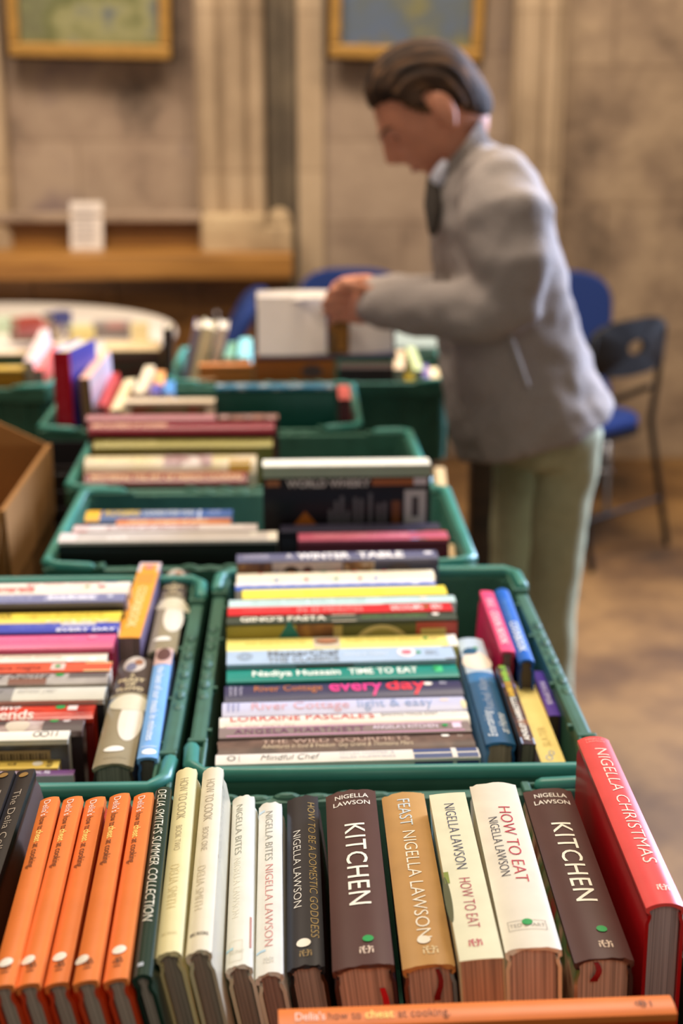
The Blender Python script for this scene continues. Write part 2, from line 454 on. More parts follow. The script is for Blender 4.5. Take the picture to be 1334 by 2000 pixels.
def xstack(rows, L, yaw, z0, Wd=.19, zgap=.0006, floor=.757, group=None, tp=.0):
    """books whose spines run across the picture, standing one behind another, nearest first"""
    L = R(L); ya = R(yaw)
    ux = Vector((math.cos(ya), math.sin(ya), 0))
    uy = Vector((-math.sin(ya) * math.cos(L), math.cos(ya) * math.cos(L), math.sin(L)))
    uz = ux.cross(uy); t = None
    for (label, a, b, yt, yb, kw) in rows:
        kw = dict(kw); ar = a is None                       # a is None: only the right end is in the picture
        d = ray(b if ar else (a + b) / 2, yb)
        zz = kw.pop('z', None)
        if 'Y' in kw: zz = at_y(b if ar else (a + b) / 2, yb, kw.pop('Y')).z
        if t is None or zz is not None: s = ((zz or z0) - CP.z) / d.z
        else: s = (t - CP.dot(uy)) / d.dot(uy)
        if zz is not None and t is not None: s = max(s, (t - CP.dot(uy)) / d.dot(uy))
        P = CP + d * s
        lo, hi = 0.0, .12
        for _ in range(40):
            m = (lo + hi) / 2
            if proj(P + uy * m)[1] > yt: lo = m
            else: hi = m
        T = min(lo, kw.pop('tmax', .2)) ; t = (P + uy * T).dot(uy) + zgap
        H = kw.pop('H', None) or (b - a) * proj(P)[2] / FPX
        wd = kw.pop('Wd', None) or min(Wd + .02, (P.z - floor) / math.cos(L) - .004)
        o = P + uy * (T / 2) - ux * (H if ar else H / 2)
        book(label, o, ux, uy, H, T, wd, group=group, tp=tp, **kw)


# ------------------------------------------------------------------ the hall
WALL = 6.1
def wx(px, Y=WALL): return at_y(px, 500, Y).x
def wz(py, Y=WALL): return at_y(667, py, Y).z
ST_A = [(96, 80, 68), (146, 124, 106), (160, 138, 118), (128, 108, 102)]
ST_B = [(70, 56, 46), (134, 112, 92), (164, 140, 114), (104, 84, 72)]
bm = bmesh.new(); box(bm, -5, 6, -.6, WALL + .4, -.12, 0)
fl = struct('floor', bm, stone([(36, 22, 10), (92, 62, 30), (134, 98, 54), (60, 40, 20)], False, 1.3, bump=.15, rough=.62))
bm = bmesh.new(); box(bm, -5, wx(1075), WALL, WALL + .35, 0, 4.6)
struct('wall_back', bm, stone(ST_A, True, 2.6, .9, .34, .35))
bm = bmesh.new(); box(bm, wx(1075), 6, WALL - .06, WALL + .35, 0, 4.6)
struct('wall_right', bm, stone(ST_B, True, 1.9, 1.3, .55, 1.0))
bm = bmesh.new(); box(bm, -5.3, -5, -.6, WALL + .35, 0, 4.6)
struct('wall_left', bm, stone(ST_A, False, 2.6, bump=.35))
PIL = stone([(136, 114, 90), (172, 148, 120), (184, 160, 132)], True, 1.6, 2.0, .62, .25)
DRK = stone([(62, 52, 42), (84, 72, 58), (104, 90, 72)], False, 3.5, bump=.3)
def shaft(name, x0, x1, y0, y1, m, rolls, z0=0.0, z1=4.6):
    """moulded upright: a slab with half-round rolls down its front"""
    bm = bmesh.new(); box(bm, x0, x1, y0, WALL, z0, z1)
    for (c, r_) in rolls:
        pts = [Vector((c + r_ * math.cos(math.pi * i / 10), y0 - r_ * .8 * math.sin(math.pi * i / 10), 0)) for i in range(11)]
        loft(bm, [[p + Vector((0, 0, z)) for p in pts] for z in (z0, z1)], True)
    return struct(name, bm, m)
a0, a1, a2, a3 = wx(395), wx(440), wx(488), wx(522)
shaft('trim_1', a0, a3, WALL - .09, 0, PIL, [((a0 + a1) / 2, .04), ((a1 + a2) / 2, .05), ((a2 + a3) / 2, .035)])
b0, b1 = wx(522), wx(584)
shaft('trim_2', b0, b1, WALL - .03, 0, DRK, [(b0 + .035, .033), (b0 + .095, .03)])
shaft('trim_3', wx(-60), wx(32), WALL - .07, 0, PIL, [(wx(10), .05)])
shaft('trim_4', wx(985), wx(1078), WALL - .12, 0, PIL, [(wx(1015), .055), (wx(1052), .04)])
shaft('trim_5', wx(584), wx(632), WALL - .03, 0, PIL, [])
# carved base of the pier, standing on the wooden ledge
bm = bmesh.new()
zb0, zb1 = wz(497, 5.9), wz(418, 5.9)
box(bm, wx(395, 5.9), wx(520, 5.9), 5.86, WALL, zb0, zb1)
box(bm, wx(515, 5.9), wx(572, 5.9), 5.86, WALL, zb0, wz(440, 5.9))
bevelled(bm, .02, 3)
ball(bm, (wx(546, 5.9), 5.95, wz(440, 5.9)), .055, .08, .07)
struct('trim_6', bm, stone([(140, 118, 90), (180, 154, 120), (196, 172, 136)], False, 5, bump=.5), True)
OAK = wood((128, 84, 34), (176, 124, 58)); OAKD = wood((104, 66, 26), (142, 96, 42))
bm = bmesh.new(); zl1 = wz(496, 5.75)
box(bm, -5, wx(572, 5.72), 5.72, WALL - .001, zl1 - .095, zl1)
bevelled(bm, .008)
struct('trim_7', bm, OAK)
bm = bmesh.new(); box(bm, -5, wx(560, 5.85), 5.85, WALL - .001, 0, zl1 - .095)
for i in range(14):
    x = wx(560, 5.85) - .02 - i * .34
    box(bm, x - .05, x, 5.835, 5.85, 0, zl1 - .095)
struct('trim_8', bm, OAKD)
bm = bmesh.new(); box(bm, -5, wx(396, 6.04), 6.03, WALL - .001, zl1, wz(432, 6.04))
struct('trim_9', bm, OAKD)
bm = bmesh.new(); box(bm, -5, wx(396, 6.0), 5.98, WALL - .001, wz(432, 6.0), wz(415, 6.0)); bevelled(bm, .008)
struct('trim_10', bm, stone(ST_A, False, 3, bump=.3))

def painting(label, x0, x1, ybot, cols, tilt):
    Y = 6.0
    c = at_y((x0 + x1) / 2, ybot, Y); sc = proj(c)[2] / FPX
    w = (x1 - x0) * sc; h = w * .78
    t = thing('framed_painting', label, 'painting', (c.x, Y, c.z), 0, 'paintings on the stone wall'); t.rotation_euler = (R(4), R(tilt), 0)
    bm = bmesh.new()
    for (q0, q1, s0, s1) in ((-w / 2, w / 2, 0, .052), (-w / 2, w / 2, h - .052, h), (-w / 2, -w / 2 + .045, .052, h - .052), (w / 2 - .045, w / 2, .052, h - .052)):
        box(bm, q0, q1, -.03, .03, s0, s1)
    bevelled(bm, .01, 2)
    obj('picture_frame', bm, plain((170, 128, 66), .4, .15, 30, metal=.3), t)
    bm = bmesh.new(); box(bm, -w / 2 - .012, w / 2 + .012, .012, .034, -.012, h + .012)
    obj('frame_backing', bm, plain((58, 42, 26), .7), t)
    bm = bmesh.new(); box(bm, -w / 2 + .04, w / 2 - .04, 0.0, .012, .045, h - .045)
    obj('canvas', bm, picture(cols, 3.2, .5, (1, 1, 1.3), 4), t)
painting('gold-framed muddy green landscape painting hung above the wooden ledge', 20, 334, 112, [(70, 66, 58), (112, 112, 82), (96, 98, 62), (140, 136, 96), (84, 92, 104)], 1.2)
painting('gold-framed blue-grey painting hung above the stooping person', 642, 940, 116, [(74, 74, 62), (116, 112, 82), (92, 98, 100), (88, 100, 122), (104, 100, 76)], 1.4)
# small notice propped on the ledge
t = thing('notice_card', 'white printed card stood on the wooden ledge', 'card', (0, 0, 0))
c = at_y(171, 512, 5.95); t.location = (c.x, 5.95, zl1)
bm = bmesh.new(); sx = .066; hh = .19
vv = box(bm, -sx, sx, -.004, .004, 0, hh)
for v in vv[4:]: v.co.y += .05
obj('card', bm, plain((214, 200, 190), .6), t)
bm = bmesh.new()
for i in range(7):
    z = .03 + i * .021; y = -.0055 + .05 * z / hh
    q = [(-sx * .75, y, z), (sx * (.5 + .05 * (i % 3)), y, z), (sx * (.5 + .05 * (i % 3)), y + .002, z + .008), (-sx * .75, y + .002, z + .008)]
    bm.faces.new([bm.verts.new(p) for p in q])
obj('printed_lines', bm, plain((150, 140, 140), .7), t)

# ------------------------------------------------------------------ tables
TZ = .75
def table(label, x0, x1, y0, y1, group='folding tables'):
    t = thing('folding_table', label, 'table', ((x0 + x1) / 2, (y0 + y1) / 2, 0), 0, group)
    hx, hy = (x1 - x0) / 2, (y1 - y0) / 2
    bm = bmesh.new(); box(bm, -hx, hx, -hy, hy, TZ - .035, TZ - .0005); bevelled(bm, .006)
    obj('tabletop', bm, wood((74, 54, 36), (98, 74, 50)), t)
    for sx in (-1, 1):
        for sy in (-1, 1):
            bm = bmesh.new(); tube(bm, [(sx * (hx - .07), sy * (hy - .16), TZ - .04), (sx * (hx - .05), sy * (hy - .12), .012)], .014, 10)
            obj('leg', bm, plain((40, 36, 34), .4), t, True)
table('dark wooden folding table under the nearest cookbook crates', -.68, .315, .70, 1.94)
table('dark wooden folding table under the farther crates, beside the person', -.72, .315, 1.95, 3.62)
table('dark wooden folding table at left under the cardboard box', -1.75, -.73, 1.6, 3.6)

# ------------------------------------------------------------------ crates
CG = plain((54, 98, 80), .5, .10, 30, bump=.05); CA = plain((62, 132, 118), .32, .08, 20); CI = CG
def rrect(hx, hy, rad, z, n=5):
    out = []
    for (sx, sy, a0) in ((1, 1, 0), (-1, 1, 90), (-1, -1, 180), (1, -1, 270)):
        for i in range(n + 1):
            a = R(a0 + 90 * i / n)
            out.append(Vector((sx * (hx - rad) + rad * math.cos(a), sy * (hy - rad) + rad * math.sin(a), z)))
    return out
def crate(label, cx, cy, lx, ly, rz=0, ztop=.932, number=None):
    """bale-arm crate, its long sides along local y"""
    z0 = TZ; h = ztop - z0
    t = thing('plastic_crate', label, 'crate', (cx, cy, z0), R(rz), 'green plastic crates of books on the tables')
    hx, hy = lx / 2, ly / 2
    bm = bmesh.new(); ib = .012; ti = .005
    loft(bm, [rrect(hx - ti - ib, hy - ti - ib, .025, .0005), rrect(hx - ib, hy - ib, .025, h - .004),
              rrect(hx - ib - .004, hy - ib - .004, .022, h - .004), rrect(hx - ti - ib - .004, hy - ti - ib - .004, .022, .006)])
    for sx in (-1, 1):
        for k in range(9):
            y = -hy + .06 + k * (ly - .12) / 8
            x = sx * (hx - ib - .001)
            v = box(bm, min(x, x + sx * .009), max(x, x + sx * .009), y - .003, y + .003, .004, h - .02)
            for q in v[:4]: q.co.x -= sx * ti
    for sy in (-1, 1):
        for k in range(6):
            x = -hx + .06 + k * (lx - .12) / 5
            y = sy * (hy - ib - .001)
            v = box(bm, x - .003, x + .003, min(y, y + sy * .009), max(y, y + sy * .009), .004, h - .02)
            for q in v[:4]: q.co.y -= sy * ti
    obj('crate_body', bm, CG, t)
    bm = bmesh.new()
    prof = [(-.0165, -.006), (-.0155, -.001), (-.011, .0), (-.004, .0), (-.0005, -.0015), (0, -.006), (0, -.026), (-.004, -.026), (-.005, -.008), (-.0115, -.010)]
    rg = [[bm.verts.new(p) for p in rrect(hx + d, hy + d, .02 + d, h + z)] for d, z in prof]
    n = len(rg[0])
    for a, b in zip(rg, rg[1:] + rg[:1]):
        for i in range(n): bm.faces.new((a[i], a[(i + 1) % n], b[(i + 1) % n], b[i]))
    for sx in (-1, 1):
        for q in (-.3, -.12, .12, .3):
            box(bm, *sorted((sx * (hx - .0205), sx * (hx - .014))), q * ly - .003, q * ly + .003, h - .008, h - .002)
        for i in range(8):
            y0 = -.11 + i * .22 / 8
            ball(bm, (sx * hx - sx * .007, y0 + .013, h - .001), .006, .014, .0035 + .002 * (i % 2), None, 8, 6)
    obj('rim', bm, CG, t)
    for sx in (-1, 1):
        for sy in (-1, 1):           # sockets that hold the folded arms, near each corner of the long sides
            bm = bmesh.new(); y = sy * (hy - .045)
            for e0, e1, f0, f1, g0, g1 in ((-.0185, -.0145, y - .035, y + .035, h - .03, h + .004), (-.004, .001, y - .035, y + .035, h - .03, h + .004),
                                           (-.0185, .001, y - sy * .037 - .004, y - sy * .037 + .004, h - .02, h + .005)):
                xa, xb = sorted((sx * (hx + e0), sx * (hx + e1))); box(bm, xa, xb, f0, f1, g0, g1)
            bevelled(bm, .0012, 1)
            obj('arm_socket', bm, CG, t)
    for sy in (-1, 1):
        bm = bmesh.new()
        y = sy * (hy - .006)
        tube(bm, [(-hx + .004, y - sy * .06, h + .002), (-hx + .006, y - sy * .018, h + .004), (-hx + .02, y, h + .004), (0, y, h + .004), (hx - .02, y, h + .004), (hx - .006, y - sy * .018, h + .004), (hx - .004, y - sy * .06, h + .002)], .0078, 10)
        obj('bale_arm', bm, CA, t, True)
    if number:
        vs, ps = glyphs(number, .01)
        bm = bmesh.new(); vv = [bm.verts.new((hx - ib - .0065 - ti * (1 - (h - .055 + .05 * y) / h), -(x - .5) * .07 + .03, h - .065 + .055 * y)) for x, y in vs]
        for p in ps: bm.faces.new([vv[i] for i in p])
        obj('painted_number', bm, plain((176, 186, 180), .6), t)
    return t
crate('green crate nearest the camera, full of spines lying towards it', -.019, .930, .50, .634, 92.0)
crate('green crate of cookbooks on the right, behind the front row', .0915, 1.503, .404, .595, 0)
crate('green crate of cookbooks on the left, behind the orange row', -.323, 1.476, .404, .595, 0)
crate('green crate holding large black-covered books, third row back', -.053, 2.020, .388, .592, 90)
crate('green crate with a number painted inside, fourth row back', -.082, 2.421, .392, .598, 90.6, number='2')
crate('green crate with the tall red book stood in it, left of centre', -.186, 2.856, .42, .62, 90)
crate('dark green crate right under the open book the person reads', .03, 3.31, .43, .64, 90)
crate('green crate at far left behind the cardboard box', -.835, 3.27, .43, .60, 90)

# ------------------------------------------------------------------ the front row of books
WHT = (242, 232, 214); CRM = (232, 220, 180); GRN = (20, 150, 70); DKB = (52, 34, 20)
GF = 'cookbooks standing spine up in the nearest crate'
ORG = (228, 122, 54)
def orange_items(fy, ny, sticker):
    b = [('t', "Delia's", .005, .10, 0, 0, (250, 205, 190)), ]
    f0 = lambda v: frac(1549, 1912, v)
    def back(v):                                                   # same fraction along this spine -> its own image row
        q = f0(v); k = lambda u: 1 / (u - 180.0)
        return 180 + 1 / (k(fy) - q * (k(fy) - k(ny)))
    T = lambda s, a, b_, c, w: ('t', s, back(a), back(b_), -.02, .36, c, {'w': w})
    return [T("Delia's", 1555, 1585, (255, 214, 196), .008), T('how to', 1587, 1611, (96, 46, 18), 0), T('cheat', 1612, 1635, (255, 222, 120), .012),
            T('at cooking.', 1638, 1686, (84, 40, 16), 0), ('d', back(sticker[0]), sticker[1], .0095, WHT), ('b', back(1876), .02, .0042, (96, 50, 20))]
OB = dict(spine=ORG, back=(206, 60, 14), front=(206, 60, 14), kind='hard', r=.0016, tp=.16, pages=(190, 172, 156), group=GF, rough=.32)
BK = (30, 24, 22)
ybook('thin black-spined book at far left edge, cut off by the frame', -10, 30, 1507, -140, -96, 1850, .25, 12, z=.995, T=.0165, spine=BK, back=(40, 22, 12), front=(58, 30, 14), r=.001, tp=.16, group=GF,
      items=[('t', 'The Delia Collection', 1545, 1715, 0, .42, (176, 160, 140), {'w': -.01}), ('d', 1515, 0, .008, (150, 112, 50))])
ybook('thin black-spined book with dark brown cover, beside the row of orange spines', 31, 69, 1503, -92, -45, 1850, .25, 12, z=.995, T=.0155, spine=BK, back=(40, 22, 12), front=(66, 34, 16), r=.001, tp=.16, group=GF,
      items=[('t', 'The Delia Collection', 1543, 1715, 0, .42, (176, 160, 140), {'w': -.01}), ('d', 1514, 0, .008, (150, 112, 50))])
for lab, fl, fr, fy, nl, nr, ny, st in [
        ('orange-spined cookbook next to the thin black spines', 75, 117, 1557, -22, 24, 1925, (1868, -.02)),
        ('second orange-spined cookbook from the thin black spines', 121, 161, 1556, 26, 77, 1922, (1864, -.18)),
        ('third orange-spined cookbook, middle of the five orange spines', 165, 206, 1557, 82, 134, 1920, (1861, -.05)),
        ('fourth orange-spined cookbook, its white dot touching the logo', 212, 253, 1550, 138, 191, 1916, (1868, -.27)),
        ('orange-spined cookbook leaning beside the dark green spine', 259, 300, 1549, 198, 249, 1912, (1856, .02))]:
    ybook(lab, fl, fr, fy, nl, nr, ny, .25, 12, items=orange_items(fy, ny, st), **OB)
ybook('dark green book with white slanted title, between orange and cream spines', 302, 332, 1537, 249, 299, 1904, .25, 11.5, z=1.008, T=.013, spine=(30, 52, 40), back=(24, 40, 32), r=.003, tp=.12, pages=(176, 164, 150), group=GF, rough=.22,
      items=[('t', "DELIA SMITH'S SUMMER COLLECTION", 1542, 1800, .05, .56, (232, 226, 204), {'sh': .22, 'w': -.006}), ('p', 1880, 1887, -.2, .1, (180, 190, 200))])
CJ = dict(kind='hard', r=.0035, group=GF, wavy=.0013, rough=.3)
ybook('cream jacketed book, BOOK TWO on its spine, torn at the far end', 336, 389, 1500, 298, 355, 1860, .25, 10.5, z=1.006, T=.0175, spine=(228, 215, 162), back=(206, 192, 140), front=(226, 214, 160), tp=.14, pages=(170, 156, 140), **CJ,
      items=[('t', 'HOW TO COOK', 1520, 1599, .02, .44, (170, 156, 120), {'w': -.012}), ('t', 'BOOK TWO', 1612, 1660, -.02, .30, (170, 156, 120), {'w': -.012}),
             ('t', 'DELIA SMITH', 1688, 1772, -.02, .44, (222, 206, 150), {'w': -.012}), ('a', 'BBC BOOKS', 1822, -.3, .3, .003, (205, 190, 140))])
ybook('cream jacketed book, BOOK ONE on its spine, clear film on its cover', 391, 438, 1499, 358, 413, 1857, .25, 10, z=1.004, T=.0175, spine=(226, 215, 188), back=(206, 202, 166), front=(196, 188, 164), tp=.14, pages=(168, 150, 134), **CJ,
      items=[('t', 'HOW TO COOK', 1522, 1602, .0, .44, (176, 164, 138), {'w': -.012}), ('t', 'BOOK ONE', 1615, 1660, -.06, .30, (176, 164, 138), {'w': -.012}),
             ('t', 'DELIA SMITH', 1690, 1775, -.1, .40, (210, 198, 166), {'w': -.012}), ('a', 'BBC BOOKS', 1823, -.36, .36, .0036, (96, 84, 66), {'w': .02}),
             ('c', 1, 'how to cook', .1, .55, .004, .012, (176, 168, 150))])
ybook('white book with title on the upper spine only, beside the cream jackets', 450, 498, 1554, 438, 491, 1885, .246, 10, spine=(220, 216, 200), back=(214, 216, 190), front=(226, 222, 204), tp=.14, pages=(160, 146, 134), **CJ,
      items=[('t', 'NIGELLA BITES', 1571, 1667, -.12, .32, (136, 136, 118), {'w': -.016}), ('t', 'NIGELLA LAWSON', 1674, 1790, -.14, .32, (232, 226, 206), {'w': -.016}),
             ('a', 'TED SMART', 1858, -.36, .22, .004, (196, 192, 172)), ('f', 1836, 1876, -.36, .16, .0004, (206, 200, 178)), ('p', 1848, 1853, -.48, -.2, (170, 206, 216)),
             ('p', 1790, 1850, .40, .47, (176, 120, 100))])
ybook('white book with a pink and grey lettered spine, beside the black spine', 502, 551, 1567, 496, 552, 1900, .246, 9.5, spine=(222, 218, 205), back=(224, 218, 196), front=(214, 206, 190), tp=.16, pages=(168, 140, 128), **CJ,
      items=[('t', 'NIGELLA BITES', 1585, 1680, .0, .34, (136, 132, 116), {'w': -.016}), ('t', 'NIGELLA LAWSON', 1689, 1848, .02, .34, (206, 130, 120), {'w': -.016}),
             ('g', 1875, 0, .0036, (206, 202, 190)), ('p', 1853, 1857, -.46, -.1, (176, 206, 222)), ('p', 1580, 1584, -.46, -.2, (196, 214, 228))])
ybook('black book with gold title and a white round sticker on its spine', 557, 622, 1554, 558, 634, 1885, .25, 8.5, spine=(44, 42, 44), back=(36, 34, 36), front=(60, 34, 22), tp=.16, pages=(204, 182, 168), **CJ,
      items=[('t', 'HOW TO BE A DOMESTIC GODDESS', 1569, 1833, .29, .23, (176, 146, 84), {'w': -.014, 'sh': .1}), ('t', 'NIGELLA LAWSON', 1621, 1770, -.17, .25, (238, 232, 220), {'w': -.014}),
             ('d', 1842, -.03, .0105, WHT), ('g', 1862, .02, .0042, (150, 124, 78))])
KIT = lambda a, b, c, d, e, f, g: [('a', 'NIGELLA', a, -.31, .35, .0072, (246, 236, 220), {'w': .002}), ('a', 'LAWSON', b, -.35, .37, .0072, (246, 236, 220), {'w': .002}),
                          ('t', 'KITCHEN', c, d, .05, .40, (246, 236, 216), {'w': .004, 'sp': 1.1}), ('d', e, .12, .0078, GRN), ('g', f, g, .0046, (226, 200, 176))]
KB = (80, 51, 47)
ybook('thick brown book lettered KITCHEN with ribbon, between black and tan spines', 632, 735, 1543, 646, 771, 1885, .252, 7, spine=KB, back=(62, 40, 40), front=(52, 36, 46), tp=.13, pages=(204, 182, 168), **CJ,
      items=KIT(1555, 1568, 1609, 1767, 1835, 1856, .08) + [('r', .26, .022, .06, .006, (190, 12, 36))])
ybook('thick tan book with a white sticker, right of the first brown book', 743, 829, 1548, 783, 891, 1883, .248, 5.5, spine=(192, 146, 88), back=(110, 70, 56), front=(120, 150, 166), tp=.1, pages=(204, 182, 168), **CJ,
      items=[('t', 'FEAST', 1561, 1612, .0, .30, (202, 214, 214), {'w': -.006}), ('t', 'NIGELLA LAWSON', 1623, 1832, .02, .30, (246, 238, 220), {'w': -.006}),
             ('d', 1836, -.02, .0095, WHT), ('r', .16, .007, .03, .0045, (120, 14, 26)), ('g', 1856, .08, .005, (226, 204, 160)), ('c', 1, 'rect', .72, .99, .004, .05, (190, 92, 56)), ('c', 1, 'rect', .02, .7, .004, .05, (150, 178, 192))])
ybook('pale cream paperback with navy and crimson lettering, beside the tan spine', 835, 911, 1549, 898, 983, 1873, .234, 4.5, kind='soft', spine=(224, 217, 182), back=(220, 226, 190), front=(226, 220, 184), tp=.05, pages=(190, 162, 138), group=GF, rough=.3,
      items=[('t', 'NIGELLA LAWSON', 1570, 1697, .0, .30, (52, 50, 84), {'w': -.014}), ('t', 'HOW TO EAT', 1715, 1812, .0, .30, (172, 40, 70), {'w': -.012}),
             ('g', 1841, -.06, .0044, (186, 40, 76)), ('e', 1752, -.5, .030, .0026, (84, 84, 50)), ('p', 1700, 1722, -.5, -.38, (128, 140, 56))])
ybook('thick cream hardback lettered HOW TO EAT with green sticker on bookclub box', 913, 1011, 1528, 988, 1096, 1850, .24, 3, spine=(226, 215, 194), back=(216, 204, 180), front=(216, 204, 176), tp=.08, pages=(204, 182, 168), **CJ,
      items=[('t', 'HOW TO EAT', 1576, 1722, .12, .27, (186, 40, 60), {'w': -.012}), ('t', 'NIGELLA LAWSON', 1595, 1709, -.17, .20, (60, 56, 66), {'w': -.012}),
             ('f', 1797, 1815, -.36, .34, .0004, (150, 140, 120)), ('a', 'TED SMART', 1806, -.33, .31, .0045, (136, 126, 108), {'w': -.01}), ('d', 1801, .0, .0075, GRN)])
ybook('thick brown book lettered KITCHEN leaning beside the red book', 1020, 1117, 1540, 1118, 1243, 1870, .252, 1.5, T=.042, spine=KB, back=picture([(120, 60, 44), (190, 150, 120), (70, 110, 60), (160, 40, 40)], 24), front=(62, 40, 40), tp=.1, pages=(204, 182, 168), **CJ,
      items=KIT(1553, 1566, 1607, 1760, 1815, 1844, .1) + [('r', -.12, .006, .02, .0055, (140, 12, 22))])
ybook('tall shiny red book standing at the right end of the nearest crate', 1125, 1192, 1438, 1262, 1340, 1764, .252, .5, z=.999, T=.028, spine=(232, 82, 80), back=(176, 20, 26), front=(190, 30, 34), kind='hard', r=.004, tp=.0, pages=(186, 176, 180), group=GF, rough=.28, coat=.12,
      items=[('a', 'NIGELLA', 1443.5, -.28, .28, .0032, (246, 176, 160), {'w': -.01}), ('a', 'LAWSON', 1448, -.28, .28, .0032, (246, 176, 160), {'w': -.01}),
             ('t', 'NIGELLA CHRISTMAS', 1462, 1685, .08, .40, (252, 226, 206), {'w': -.012}), ('g', 1733, .1, .0042, (252, 226, 206))])
# the same orange title lying across the near ends of the row
F = lambda a: (a - 547) / 780.0
xstack([('orange-spined cookbook lying crosswise in front of the row, out of focus', 547, 1327, 1951, 1992, dict(spine=ORG, back=(200, 66, 16), kind='hard', r=.0012, H=.253, pages=(190, 172, 156), tmax=.018, Wd=.2,
        items=[('t', "Delia's", F(580), F(638), .0, .42, (255, 214, 196), {'w': .008}), ('t', 'how to', F(644), F(708), .0, .42, (110, 52, 18)), ('t', 'cheat', F(716), F(772), .0, .42, (255, 222, 120), {'w': .012}),
               ('t', 'at cooking.', F(780), F(882), .0, .42, (110, 52, 18)), ('b', F(1262), .02, .0042, (110, 56, 20))]))],
       4, 1.6, .990, group=GF, floor=.757)

